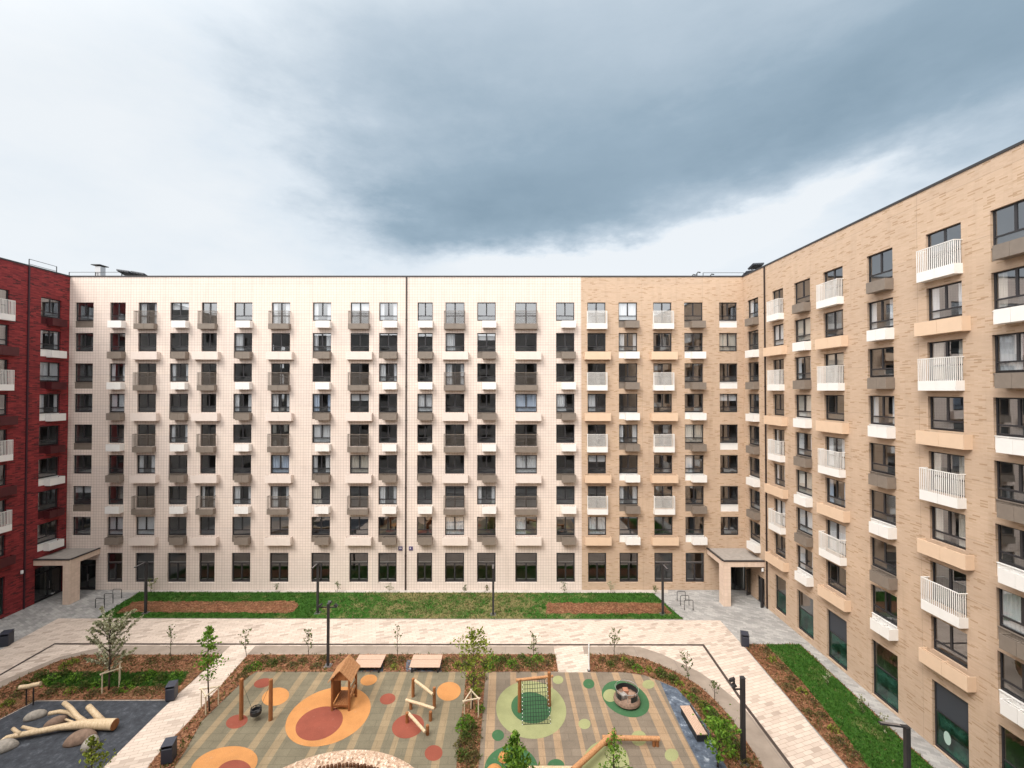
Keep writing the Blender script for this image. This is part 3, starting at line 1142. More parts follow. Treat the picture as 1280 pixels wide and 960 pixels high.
def rotated(nt, v, ang):
    m = nn(nt, 'ShaderNodeMapping')
    m.inputs['Rotation'].default_value = (0, 0, ang)
    lk(nt, v, m.inputs[0])
    return m.outputs[0]


def g_grey(nt, v):
    b = brick_tex(nt, rotated(nt, v, radians(28)), .42, .21, .006)
    c = ramp(nt, b.outputs['Color'], [(0, (.27, .265, .26)), (.5, (.335, .325, .315)), (1, (.40, .39, .375))])
    c = mixc(nt, 1.0, c, ramp(nt, noise_fac(nt, v, .5, 6), [(.3, (.78,) * 3), (.7, (1.12,) * 3)]), 'MULTIPLY')
    return mixc(nt, mth(nt, 'MULTIPLY', b.outputs['Fac'], .5), c, (.13, .125, .12))


def g_beige(nt, v):
    b = brick_tex(nt, rotated(nt, v, radians(-18)), .60, .24, .014)
    c = ramp(nt, b.outputs['Color'], [(0, (.40, .325, .272)), (.22, (.525, .435, .37)), (.6, (.57, .475, .405)), (1, (.61, .515, .445))])
    c = mixc(nt, 1.0, c, ramp(nt, noise_fac(nt, v, .45, 8, .7), [(.28, (.84, .835, .83)), (.5, (.98, .98, .98)), (.75, (1.05,) * 3)]), 'MULTIPLY')
    return mixc(nt, mth(nt, 'MULTIPLY', b.outputs['Fac'], .75), c, (.30, .235, .185))


def g_conc(nt, v):
    n = noise_fac(nt, v, 1.2, 7)
    c = ramp(nt, n, [(.25, (.225, .182, .148)), (.75, (.32, .265, .22))])
    j = brick_tex(nt, v, 2.4, 50, .018, 0.0)
    return mixc(nt, j.outputs['Fac'], c, (.2, .17, .15))


def g_mulch(nt, v):
    vo = nn(nt, 'ShaderNodeTexVoronoi', Scale=9.0)
    lk(nt, v, vo.inputs['Vector'])
    s = nn(nt, 'ShaderNodeSeparateColor')
    lk(nt, vo.outputs['Color'], s.inputs[0])
    c = ramp(nt, s.outputs[0], [(0, (.085, .035, .018)), (.45, (.18, .074, .036)), (.8, (.245, .11, .056)), (1, (.33, .18, .10))])
    g = ramp(nt, noise_fac(nt, v, .8, 5), [(.50, (0, 0, 0)), (.66, (1, 1, 1))])
    return mixc(nt, mth(nt, 'MULTIPLY', g, .5), c, (.070, .066, .020))


def g_lawn(nt, v):
    n = noise_fac(nt, v, 9.0, 5)
    c = ramp(nt, n, [(.3, (.018, .062, .006)), (.55, (.033, .105, .010)), (.8, (.060, .145, .018))])
    d = noise_fac(nt, v, .55, 6, .65)
    x = nn(nt, 'ShaderNodeSeparateXYZ')
    lk(nt, v, x.inputs[0])
    # the middle of the far lawn is thin and dry
    band = ramp(nt, mth(nt, 'ABSOLUTE', mth(nt, 'DIVIDE', mth(nt, 'ADD', x.outputs[0], 4.5), 12.0)), [(.45, (1, 1, 1)), (1.0, (0, 0, 0))])
    dd = mth(nt, 'ADD', d, mth(nt, 'MULTIPLY', band, .13))
    dm = ramp(nt, dd, [(.56, (0, 0, 0)), (.70, (1, 1, 1))])
    return mixc(nt, mth(nt, 'MULTIPLY', dm, .75), c, (.24, .185, .085))


def speckle(base, amt=.2, sc=30.0, patch=.16, seams=False):
    def fn(nt, v):
        n = noise_fac(nt, v, sc, 3)
        c = ramp(nt, n, [(.3, [x * (1 - amt) for x in base]), (.7, [x * (1 + amt) for x in base])])
        c = mixc(nt, 1.0, c, ramp(nt, noise_fac(nt, v, .9, 5), [(.3, (1 - patch,) * 3), (.7, (1 + patch * .5,) * 3)]), 'MULTIPLY')
        if seams:
            j = brick_tex(nt, v, 1.0, .5, .022, .5)
            c = mixc(nt, mth(nt, 'MULTIPLY', j.outputs['Fac'], .45), c, [x * .55 for x in base])
            c = mixc(nt, 1.0, c, ramp(nt, j.outputs['Color'], [(0, (.94,) * 3), (1, (1.05,) * 3)]), 'MULTIPLY')
        # scuffed sand: pale worn smears
        w = ramp(nt, noise_fac(nt, v, 2.3, 7, .7), [(.60, (0, 0, 0)), (.78, (1, 1, 1))])
        return mixc(nt, mth(nt, 'MULTIPLY', w, .22), c, (.42, .37, .30))
    return fn


def g_black(nt, v):
    n = noise_fac(nt, rotated(nt, v, .5), 2.2, 8, .75)
    c = ramp(nt, n, [(.3, (.022, .025, .031)), (.55, (.050, .055, .066)), (.72, (.12, .13, .15)), (.9, (.2, .215, .235))])
    return c


def g_slate(nt, v):
    n = noise_fac(nt, v, 1.6, 8, .7)
    return ramp(nt, n, [(.35, (.035, .045, .065)), (.55, (.10, .125, .165)), (.66, (.36, .40, .46)), (.8, (.55, .58, .62))])


M['g_grey'] = ground_mat('grey_paving', g_grey, .85, (.25, 8.0, .02))
M['g_beige'] = ground_mat('beige_paving', g_beige, .85, (.2, 8.0, .02))
M['g_conc'] = ground_mat('pale_concrete', g_conc, .9, (.3, 12.0, .02))
M['g_mulch'] = ground_mat('bark_mulch', g_mulch, 1.0, (1.0, 14.0, .06))
M['g_lawn'] = ground_mat('lawn', g_lawn, 1.0, (.9, 18.0, .05))
M['g_black'] = ground_mat('black_rubber_chips', g_black, .9, (.7, 22.0, .03))
M['g_slate'] = ground_mat('slate_chips', g_slate, .8, (.8, 14.0, .04))
M['g_rub1'] = ground_mat('olive_grey_rubber', speckle((.168, .146, .100), seams=True), .9)
M['g_rub2'] = ground_mat('warm_grey_rubber', speckle((.19, .153, .116), seams=True), .9)
M['g_str'] = ground_mat('sand_stripe_rubber', speckle((.265, .200, .122), seams=True), .9)
M['g_str2'] = ground_mat('tan_stripe_rubber', speckle((.32, .222, .138), seams=True), .9)
M['g_or'] = ground_mat('orange_rubber', speckle((.49, .225, .078)), .9)
M['g_red'] = ground_mat('brick_red_rubber', speckle((.245, .066, .042), .2), .9)
M['g_lg'] = ground_mat('pale_green_rubber', speckle((.275, .285, .138)), .9)
M['g_dg'] = ground_mat('dark_green_rubber', speckle((.042, .115, .050), .2), .9)
M['drain'] = mat('rust_brown_channel', (.055, .040, .034), .7, 0, .4, .2, 5.0)
M['g_strip'] = ground_mat('pale_foot_strip', speckle((.46, .42, .38), .1, 10.0), .9)
M['soil'] = ground_mat('far_ground', speckle((.16, .15, .13)), 1.0)


def S(pts, z=0.0):
    return [(lambda q: (q.x, q.y))(site(x, y, z)) for x, y in pts]


def sheet(name, pts, z, m, thick=0.0, px=True, kind='structure', kerb=None):
    mb = MB()
    poly = S(pts) if px else pts
    mb.prism(poly, z - thick, z, 0, 1 if kerb else 0)
    o = mb.build(name, [m] + ([kerb] if kerb else []))
    return tag(o, kind=kind)


def rough_edge(poly, amp, step, seed):
    r = random.Random(seed)
    out = []
    n = len(poly)
    for i in range(n):
        a, b = Vector(poly[i]), Vector(poly[(i + 1) % n])
        k = max(1, int((b - a).length / step))
        for j in range(k):
            p = a + (b - a) * j / k
            out.append((p.x + r.uniform(-amp, amp), p.y + r.uniform(-amp, amp)))
    return out


mb = MB()
mb.quad((-900, -900, -.35), (900, -900, -.35), (900, 900, -.35), (-900, 900, -.35))
tag(mb.build('ground', [M['soil']]), kind='structure')
sheet('paved_yard', [(XL - .3, YB - .3), (XR + .3, YB - .3), (XR + .3, D + .3), (XL - .3, D + .3)], 0.0, M['g_grey'], px=False)
BEIGE = [(73, 773), (900, 775.5), (926, 804), (1058, 960), (1160, 1080), (-160, 1080), (-330, 990), (-100, 866), (12, 806)]
sheet('walkway', BEIGE, .004, M['g_beige'])
CONC_OUT = [(-60, 884), (0, 852), (45, 833), (75, 821), (105, 814), (131, 808.5), (150, 807), (790, 808.3), (800, 808.8), (827, 817.5), (851, 829),
            (874, 840), (896, 855), (919, 874), (936, 892), (955, 915), (988, 960), (1050, 1045)]
CONC_IN = [(1010, 1045), (954, 960), (941, 939), (926, 915), (911, 894), (892.5, 874), (874, 857), (853, 844), (829, 832.5), (804, 822), (780, 817.8),
           (560, 817.3), (105, 818), (75, 825), (37, 841), (0, 860), (-60, 892)]
sheet('concrete_path', CONC_OUT + CONC_IN, .008, M['g_conc'])
PATH_L = [(290, 805.6), (321, 805.6), (309, 818.5), (240, 896.5), (200, 938), (185, 957), (100, 1050), (20, 1050), (144, 945), (200, 890), (240, 853)]
PATH_R = [(692, 807.2), (728, 807.2), (735, 841), (697, 841)]
sheet('footpath', PATH_L, .012, M['g_beige'])
sheet('footpath', PATH_R, .012, M['g_beige'])


def ribbon(name, pts, w, z, m, thick=0.0):
    ps = [Vector(p) for p in S(pts)]
    L_, R_ = [], []
    for i, p in enumerate(ps):
        a = (ps[i] - ps[i - 1]).normalized() if i else (ps[1] - ps[0]).normalized()
        b = (ps[i + 1] - ps[i]).normalized() if i < len(ps) - 1 else a
        nrm = Vector((-(a + b).y, (a + b).x)).normalized()
        k = w / 2 / max(.5, nrm.dot(Vector((-a.y, a.x))))
        L_.append(tuple(p + nrm * k))
        R_.append(tuple(p - nrm * k))
    mb = MB()
    mb.prism(L_ + R_[::-1], z - thick, z)
    return tag(mb.build(name, [m]), kind='structure')


ribbon('drain_channel', [(-60, 876), (0, 844), (68.5, 805.0), (300, 805.4), (879, 806.4), (930, 880), (990, 960), (1045, 1034)], .19, .018, M['drain'])
BED_L = [(-60, 892), (0, 861), (37, 842), (75, 826), (105, 819), (275, 818.8), (240, 852.3), (214.5, 875), (45, 876), (0, 899), (-60, 930)]
BED_M = [(310, 818.8), (560, 818.3), (694, 818.5), (697.5, 840.2), (607, 840.5), (598, 960), (590, 1050), (560, 1050), (570.6, 960), (583, 840.5),
         (320, 840.5), (309, 847.5), (281, 874), (252, 902.5), (232, 939), (220, 957), (170, 1040), (135, 1040), (187, 957), (202, 938), (242, 896.5)]
BED_R = [(736, 818.8), (780, 819), (804, 823), (829, 833.5), (853, 845), (874, 858), (892.5, 875), (911, 895), (926, 916), (941, 940), (954, 961),
         (1005, 1045), (950, 1045), (910, 962), (897, 941), (885, 911), (862, 878), (846, 861), (826, 852.5), (806, 845), (780, 841), (738, 840.5)]
BED_G = [(928.5, 806), (1000, 806), (1166, 960), (1270, 1056), (1144, 1056), (1060, 960)]
sheet('planting_bed', BED_L, .05, M['g_mulch'], .06, kerb=M['g_conc'])
sheet('planting_bed', BED_M, .05, M['g_mulch'], .06, kerb=M['g_conc'])
sheet('planting_bed', BED_R, .05, M['g_mulch'], .06, kerb=M['g_conc'])
sheet('planting_bed', BED_G, .05, M['g_mulch'], .06, kerb=M['g_conc'])
LAWN_R = [(957, 806.5), (999, 806.5), (1163.5, 960), (1262, 1056), (1185, 1056), (1085, 960), (1060, 925), (1000, 850), (975, 825)]
tag(sheet('lawn', rough_edge(S(LAWN_R), .06, .5, 3), .062, M['g_lawn'], px=False))
sheet('wall_foot_strip', [(150, 734.0), (835, 735.4), (835, 741.6), (150, 740.6)], .006, M['g_strip'])
LAWN_B = [(122, 773), (174, 740.6), (816, 741.8), (854, 774.5)]
sheet('lawn', LAWN_B, .05, M['g_lawn'], .06, kerb=M['g_conc'])
MUL1 = [(147, 766.5), (166, 752.5), (366, 752.2), (374, 758), (366, 766.6)]
MUL2 = [(682, 768.0), (684, 754), (828, 754), (842, 768.5)]
sheet('mulch_strip', rough_edge(S(MUL1), .16, .4, 4), .06, M['g_mulch'], px=False)
sheet('mulch_strip', rough_edge(S(MUL2), .16, .4, 5), .06, M['g_mulch'], px=False)
SAND = [(45, 876.8), (214, 875.8), (199, 890), (143.5, 945), (60, 1030), (-120, 1030), (-120, 962), (0, 899.8)]
sheet('log_play_area', SAND, .02, M['g_black'], .02)
SLATE = [(825, 852.5), (846, 861.3), (862, 878.3), (885, 911.3), (897, 941.3), (909.5, 962), (940, 1030), (908, 1030), (876, 960), (855, 919), (836, 877.5)]
sheet('slate_strip', SLATE, .03, M['g_slate'], .03)
for a, b in ((443, 479), (508, 552)):
    sheet('slate_strip', [(a, 826), (b, 826), (b, 840.4), (a - 1, 840.4)], .058, M['g_slate'])

PG1 = [(320, 840.5), (583, 840.5), (570.6, 960), (560, 1050), (175, 1050), (220, 957), (232, 939), (252, 902.5), (281, 874), (309, 847.5)]
PG2 = [(607, 840.5), (780, 841), (806, 845), (825, 852.5), (836, 877.5), (855, 919), (876, 960), (906, 1030), (590, 1030), (598, 960)]


def ell(cx, cy, a, b, tilt, n=48):
    t = radians(tilt)
    out = []
    for k in range(n):
        p, q = a * cos(2 * pi * k / n), b * sin(2 * pi * k / n)
        x, y = cx + p * cos(t) + q * sin(t), cy - p * sin(t) + q * cos(t)
        w = site(x, y)
        out.append((w.x, w.y))
    return out


def clip_band(poly, x0, x1):
    """the part of a ground polygon between two lines that run straight away from the viewer (Sutherland-Hodgman)"""
    def clip(ps, x, keep_gt):
        out = []
        for i, a in enumerate(ps):
            b = ps[(i + 1) % len(ps)]
            ia, ib = (a[0] > x) == keep_gt, (b[0] > x) == keep_gt
            if ia:
                out.append(a)
            if ia != ib:
                t = (x - a[0]) / (b[0] - a[0])
                out.append((x, a[1] + t * (b[1] - a[1])))
        return out
    r = clip(clip(poly, x0, True), x1, False)
    return r


def play_surface(poly_px, base, stripe, bands, dots):
    mb = MB()
    poly = S(poly_px)
    mb.prism(poly, 0.0, .024, 0)
    for x, w in bands:
        q = clip_band(poly, x - w / 2, x + w / 2)
        if len(q) > 2:
            mb.prism(q, .028, .028, 1)
    for mi, z, e in dots:
        pts = e
        mb.prism(pts, z, z, mi)
    return tag(mb.build('play_surface', [M[base], M[stripe], M['g_or'], M['g_red'], M['g_lg'], M['g_dg']]), kind='structure')


def clipped(e, poly):
    return e


OR, RD, LG, DG = 2, 3, 4, 5
Z1, Z2, Z3 = .032, .036, .040
play_surface(PG1, 'g_rub1', 'g_str', [(-18.1, .35), (-16.7, .42), (-15.4, .36), (-13.66, .46), (-12.45, .5), (-10.3, .42), (-9.4, .3), (-8.35, .40), (-6.97, .5), (-6.04, .3),
                                      (-5.12, .36), (-3.62, .42)],
             [(RD, Z1, ell(328.5, 854.3, 11.5, 5.6, 14)), (OR, Z1, ell(344.3, 871.5, 17.5, 11, 15)), (RD, Z1, ell(296, 902.6, 14, 8.3, 17)),
              (OR, Z1, ell(410, 896.5, 56, 33.5, 22)), (RD, Z2, ell(399, 905.2, 31, 19.5, 22)), (OR, Z1, ell(280, 958, 43, 23, 14)), (RD, Z2, ell(292, 968, 23, 17, 14)),
              (OR, Z1, ell(461, 850.6, 10.7, 6.6, 14)), (RD, Z1, ell(484.6, 874.3, 9.9, 6.8, 14)), (OR, Z1, ell(561, 864.8, 15, 11.7, 8)),
              (RD, Z1, ell(510, 908.3, 20.5, 14.8, 18)), (RD, Z1, ell(542, 942, 11.2, 9.8, 14))])
play_surface(PG2, 'g_rub2', 'g_str2', [(-.87, .5), (.52, .42), (1.93, .36), (2.85, .42), (4.15, .26), (5.1, .3), (5.96, .36), (7.45, .45), (8.85, .55), (9.76, .26)],
             [(LG, Z1, ell(664, 888, 44, 36, -8)), (DG, Z2, ell(664, 885.3, 25.2, 19.5, -10)), (LG, Z1, ell(697.5, 850.3, 6.6, 5.2, 0)), (DG, Z1, ell(736, 855.3, 7.1, 6, -8)),
              (DG, Z1, ell(782, 874.3, 31.5, 20.5, -26)), (LG, Z2, ell(763, 870, 9, 8, 0)), (LG, Z1, ell(810.6, 856, 7.6, 5.5, 0)), (LG, Z1, ell(730.6, 905.6, 7.5, 6.4, 0)),
              (DG, Z1, ell(622.5, 919.8, 7.6, 7, 0)), (DG, Z1, ell(639, 963, 33.5, 30, 0)), (DG, Z1, ell(695, 957.5, 10.5, 8, 0)), (LG, Z1, ell(757, 957, 29.5, 31, -20)),
              (LG, Z1, ell(798.6, 923.5, 10, 9.5, -20)), (LG, Z1, ell(839.5, 944.5, 8.6, 8, 0))])

# ------------------------------------------------------------------ vegetation
def leaf_mat(name, c0, c1, c2, trans=0.35):
    m = bpy.data.materials.new(name)
    m.use_nodes = True
    nt = m.node_tree
    p = nt.nodes['Principled BSDF']
    t = nn(nt, 'ShaderNodeTexCoord')
    n = nn(nt, 'ShaderNodeTexWhiteNoise', noise_dimensions='3D')
    q = nn(nt, 'ShaderNodeVectorMath', operation='SNAP')
    lk(nt, t.outputs['Object'], q.inputs[0])
    q.inputs[1].default_value = (.13, .13, .13)
    lk(nt, q.outputs[0], n.inputs['Vector'])
    c = ramp(nt, n.outputs['Value'], [(0, c0), (.5, c1), (1, c2)])
    lk(nt, c, p.inputs['Base Color'])
    p.inputs['Roughness'].default_value = .6
    p.inputs['Specular IOR Level'].default_value = .3
    tr = nn(nt, 'ShaderNodeBsdfTranslucent')
    lk(nt, c, tr.inputs[0])
    mx = nn(nt, 'ShaderNodeMixShader')
    mx.inputs[0].default_value = trans
    lk(nt, p.outputs[0], mx.inputs[1])
    lk(nt, tr.outputs[0], mx.inputs[2])
    lk(nt, mx.outputs[0], nt.nodes['Material Output'].inputs[0])
    return m


M['leaf_green'] = leaf_mat('fresh_green_leaf', (.05, .12, .010), (.12, .25, .022), (.23, .37, .05))
M['leaf_yellow'] = leaf_mat('yellow_green_leaf', (.09, .125, .014), (.20, .25, .03), (.33, .37, .06))
M['leaf_dark'] = leaf_mat('olive_leaf', (.05, .08, .018), (.11, .15, .04), (.20, .25, .08))
M['leaf_pale'] = leaf_mat('pale_silver_leaf', (.17, .19, .085), (.33, .34, .20), (.58, .56, .43))
M['leaf_shrub'] = leaf_mat('shrub_leaf', (.030, .060, .010), (.075, .12, .018), (.15, .18, .04))
M['leaf_dry'] = leaf_mat('dry_shrub_leaf', (.060, .055, .018), (.12, .11, .035), (.20, .17, .06))
M['bark'] = mat('bark', (.085, .065, .05), .9, 0, .3, .3, 8.0)
M['stake'] = mat('pale_stake_wood', (.62, .52, .38), .8, 0, .3, .12, 9.0)


def leaf_quad(mb, p, s, r):
    a = Vector((r.gauss(0, 1), r.gauss(0, 1), r.gauss(0, 1))).normalized()
    b = a.cross(Vector((r.gauss(0, 1), r.gauss(0, 1), r.gauss(0, .7)))).normalized()
    l, w = s, s * r.uniform(.45, .7)
    c = a.cross(b) * s * .12
    mb.add([p - a * l * .5, p + b * w * .5 + c, p + a * l * .5, p - b * w * .5 + c], [(0, 1, 2, 3)])


def tree(label, px, py, h, c0, width, leaf, seed, n_leaf=350, size=.16, shape='cone', trunk_r=.05, group=None, branches=16, loc=None):
    """young tree; c0 = where the crown starts, shape: cone, round, sparse"""
    r = random.Random(seed)
    w = loc or site(px, py, .05)
    t = thing('young_tree', label, 'tree', (w.x, w.y, .05), r.uniform(0, 6.28), group)
    bend = (r.uniform(-.1, .1), r.uniform(-.1, .1))
    tp = [(bend[0] * sin(z / h * 3), bend[1] * sin(z / h * 2.3), z) for z in [h * k / 7 - (.06 if k == 0 else 0) for k in range(8)]]
    tb = MB()
    tb.tube(tp, [trunk_r * (1 - .75 * k / 7) for k in range(8)], 8)
    lb = MB()
    spots = []
    for i in range(branches):
        f = (i + r.random()) / branches
        z = c0 + (h * .97 - c0) * f
        if shape == 'cone':
            R_ = width / 2 * (1 - f) ** .75 * (.35 + .65 * min(1, f * 6 + .45)) + .06
        elif shape == 'round':
            R_ = width / 2 * sqrt(max(.06, 1 - (2 * f - .9) ** 2))
        else:
            R_ = width / 2 * r.uniform(.35, 1.0)
        R_ *= r.uniform(.7, 1.15)
        a = i * 2.4 + r.uniform(-.5, .5)
        k = z / h * 7
        i0 = min(6, int(k))
        base = Vector(tp[i0]).lerp(Vector(tp[i0 + 1]), k - i0)
        rise = R_ * r.uniform(.5, 1.1) if shape != 'cone' else R_ * r.uniform(.2, .7)
        if shape == 'sparse':
            base = base - Vector((0, 0, h * .25 * r.random()))
            rise = h * r.uniform(.18, .42)
        end = base + Vector((cos(a) * R_, sin(a) * R_, rise))
        if end.z > h * 1.02:
            end.z = h * 1.02
        mid = base.lerp(end, .5) + Vector((0, 0, -.04))
        tb.tube([base, mid, end], [trunk_r * .35, trunk_r * .22, trunk_r * .1], 5)
        spots.append((base, mid, end))
    per = max(1, n_leaf // branches)
    for base, mid, end in spots:
        if r.random() < .08:
            continue
        L = (end - base).length
        for _ in range(int(per * r.uniform(.5, 1.5))):
            u = r.betavariate(2.2, 1.1)
            p = base.lerp(end, u)
            sd = (.05 + .12 * L) if shape != 'sparse' else .05
            p = p + Vector((r.gauss(0, sd), r.gauss(0, sd), r.gauss(0, sd * .8)))
            leaf_quad(lb, p, size * r.uniform(.6, 1.3), r)
    for _ in range(n_leaf // 14):
        leaf_quad(lb, Vector(tp[7]) + Vector((r.gauss(0, .06), r.gauss(0, .06), r.uniform(-.35, .06) * h / 4)), size * r.uniform(.6, 1), r)
    tb.build('trunk', [M['bark']], t, True)
    lb.build('crown', [M[leaf]], t)
    return t


TG = 'young trees in the planting beds'
tree('pale silvery tree with a broad loose crown inside the left planting bed', 136, 862, 4.7, 1.4, 3.6, 'leaf_pale', 21, 1900, .18, 'sparse', .055, TG, 40)
tree('slim conical green tree held by stakes beside the diagonal footpath', 262, 889, 5.1, 1.9, 1.75, 'leaf_green', 22, 620, .20, 'cone', .05, TG, 28)
tree('yellow green tree with an open crown over the bed between the two play surfaces', 590, 886, 4.5, 1.0, 2.4, 'leaf_yellow', 23, 800, .19, 'round', .05, TG, 28)
tree('bright green dense cone shaped tree in front of the dark green play dot', 645, 0, 4.15, .5, 2.5, 'leaf_green', 24, 1500, .19, 'cone', .07, TG, 40, Vector((.46, 19.2, 0)))
tree('feathery light green tree standing before the zigzag log', 768, 0, 3.65, .4, 2.1, 'leaf_green', 25, 420, .15, 'cone', .05, TG, 26, Vector((5.04, 20.0, 0)))
tree('olive green narrow tree at the near edge of the log play area', 120, 0, 3.0, .3, 1.7, 'leaf_yellow', 26, 620, .16, 'cone', .05, TG, 26, Vector((-19.3, 20.4, 0)))
tree('bushy green tree beside the long bench on the slate', 897, 958, 2.35, .5, 1.9, 'leaf_green', 27, 700, .21, 'round', .05, TG, 22)
SG = 'thin saplings along the concrete path'
for lab, x, y, top, wd, sd, lf in (
        ('thin leafy sapling where the diagonal footpath meets the concrete path', 308, 819, 1.85, 1.3, 31, 'leaf_dark'),
        ('thin leafy sapling just left of the twin headed lamp post', 386, 819, 1.9, .9, 32, 'leaf_dark'),
        ('bare looking sapling between the two wooden lounge benches', 497, 820, 2.2, .7, 33, 'leaf_dark'),
        ('small sapling by the concrete path above the rope net frame', 667, 819.5, 1.6, 1.0, 34, 'leaf_dark'),
        ('spindly sapling beside the short footpath to the carousel', 768, 820, 2.0, 1.2, 35, 'leaf_dark'),
        ('leafy sapling at the bend of the curved bed', 861, 850, 1.75, 1.2, 36, 'leaf_shrub'),
        ('sparse little sapling on the curved bed beside the dark drain line', 893, 876, 1.2, .9, 37, 'leaf_dark'),
        ('thin twiggy sapling in front of the beige walkway near the silvery tree', 213, 820, 2.3, .8, 38, 'leaf_dark')):
    tree(lab, x, y, top, top * .3, wd, lf, sd, 130 if sd not in (33, 37, 38) else 60, .14, 'sparse', .022, SG, 12)
PG = 'small plants at the foot of the cream and tan walls'
for lab, x, y, h, wd, sd, lf in (
        ('bushy pale plant behind the lamp post nearest the red wing', 188, 739.5, 1.2, 1.1, 41, 'leaf_yellow'),
        ('twiggy dark plant below the cream wall, beside the second lamp post', 421.5, 741, 1.0, .6, 42, 'leaf_dark'),
        ('little plant below the cream wall near the number plates', 486, 741, .8, 1.0, 43, 'leaf_pale'),
        ('little plant at the foot of the last cream window before the tan brick', 706, 741.5, 1.0, .8, 44, 'leaf_shrub'),
        ('thin pale plant at the foot of the tan brick by the first tan window', 763, 742, 1.0, 1.1, 45, 'leaf_pale'),
        ('low plant at the foot of the tan brick beside the lamp post', 819, 741.5, .7, .8, 46, 'leaf_dark'),
        ('tiny plant at the foot of the cream wall under the seventh window', 345, 740.5, .8, .7, 47, 'leaf_dark'),
        ('tiny brown plant near the central lamp post', 608, 741.5, .7, .6, 48, 'leaf_dry'),
        ('tiny green plant below the cream wall, two windows past the joint', 581, 741.5, .75, .5, 49, 'leaf_shrub')):
    tree(lab, x, y, h, h * .25, wd, lf, sd, 90, .12, 'sparse', .016, PG, 9)
LGp = 'pale saplings on the lawn beside the tan wing'
for lab, x, y, h, sd in (('pale thin sapling on the side lawn farthest from the viewer', 1034, 857, .95, 51),
                         ('pale thin sapling halfway down the side lawn', 1079, 892, 1.0, 52),
                         ('pale thin sapling on the side lawn just beyond the lamp arm', 1106, 916, 1.0, 53)):
    tree(lab, x, y, h, h * .2, .55, 'leaf_pale', sd, 70, .12, 'sparse', .015, LGp, 8)


def stakes(label, pts, h=1.15):
    """three posts joined by rails round a young tree"""
    w = [site(x, y, .05) for x, y in pts]
    c = sum(w, Vector()) / 3
    t = thing('tree_stake_frame', label, 'tree stakes', (c.x, c.y, .05), group='stake frames round young trees')
    for p in w:
        mb = MB()
        mb.tube([(p.x - c.x, p.y - c.y, -.05), (p.x - c.x, p.y - c.y, h)], .035, 8)
        mb.build('post', [M['stake']], t)
    for p, q in zip(w, w[1:] + w[:1]):
        mb = MB()
        a, b = Vector((p.x - c.x, p.y - c.y, h - .05)), Vector((q.x - c.x, q.y - c.y, h - .05))
        d = (b - a).normalized() * .12
        mb.bar(a - d, b + d, .05, .06)
        mb.build('rail', [M['stake']], t)


stakes('pale wooden stake frame round the silvery tree', [(127.5, 867), (149, 860), (150, 852)], 1.3)
stakes('pale wooden stake frame round the tree beside the diagonal footpath', [(251.5, 884), (257, 894), (273, 881)])
stakes('pale wooden stake frame in the bed between the two play surfaces', [(580.5, 900), (598, 896.5), (589, 886)])


# low shrubs in the beds
def shrub_meshes(leaf, seed, n, rad, hgt, size):
    r = random.Random(seed)
    lb, sb = MB(), MB()
    for k in range(7):
        a = r.uniform(0, 6.28)
        e = Vector((cos(a) * rad * .7 * r.random(), sin(a) * rad * .7 * r.random(), hgt * r.uniform(.5, .95)))
        sb.tube([(0, 0, -.04), e * .5, e], [.012, .009, .004], 5)
    for _ in range(n):
        a, q = r.uniform(0, 6.28), sqrt(r.random()) * rad
        z = hgt * (1 - (q / rad) ** 2) * r.uniform(.25, 1.05) + .03
        leaf_quad(lb, Vector((cos(a) * q * r.uniform(.8, 1.15), sin(a) * q, z)), size * r.uniform(.6, 1.3), r)
    return lb.mesh('foliage', [M[leaf]]), sb.mesh('stem', [M['bark']])


SHR = [shrub_meshes('leaf_shrub', 61, 150, .40, .50, .13), shrub_meshes('leaf_yellow', 62, 110, .34, .42, .12), shrub_meshes('leaf_dry', 63, 110, .42, .36, .12),
       shrub_meshes('leaf_green', 64, 170, .46, .48, .14)]


def inside(p, poly):
    c = False
    n = len(poly)
    for i in range(n):
        a, b = poly[i], poly[i - 1]
        if (a[1] > p[1]) != (b[1] > p[1]) and p[0] < (b[0] - a[0]) * (p[1] - a[1]) / (b[1] - a[1]) + a[0]:
            c = not c
    return c


def shrub(label, group, x, y, kind, s, r, z=.05):
    t = thing('low_shrub', label, 'shrub', (x, y, z), r.uniform(0, 6.28), group)
    t.scale = (s, s, s * r.uniform(.8, 1.15))
    link('foliage', SHR[kind][0], t)
    link('stem', SHR[kind][1], t)


r = random.Random(70)
lab = 'low shrub on bark mulch in the curved bed outside the slate strip'
for x, y, k, s in ((788, 832, 0, 1), (797, 837, 3, .9), (811, 838.5, 1, .9), (826, 844, 0, 1.1), (841, 851, 0, 1.1), (850, 857, 1, .9), (833, 848, 2, 1), (857, 868, 1, .8),
                   (866, 874, 3, .8), (877, 884, 1, 1), (872, 879, 2, 1), (888, 893, 3, 1), (882, 887, 0, .9), (893, 899, 0, 1), (903, 905, 1, 1), (897, 909, 3, 1.1), (908, 913, 2, 1),
                   (910, 921, 1, 1), (917, 928, 2, 1), (921, 938, 0, .9), (905, 930, 3, 1.1), (915, 946, 1, 1), (770, 826, 2, 1), (753, 826, 2, .8), (933, 955, 2, .9), (763, 832, 0, .8),
                   (780, 825, 1, .8), (869, 866, 2, .9)):
    p = site(x, y, .05)
    shrub(lab, 'shrubs of the curved bed', p.x, p.y, k, s, r)
lab = 'low shrub on bark mulch in the straight bed along the play surfaces'
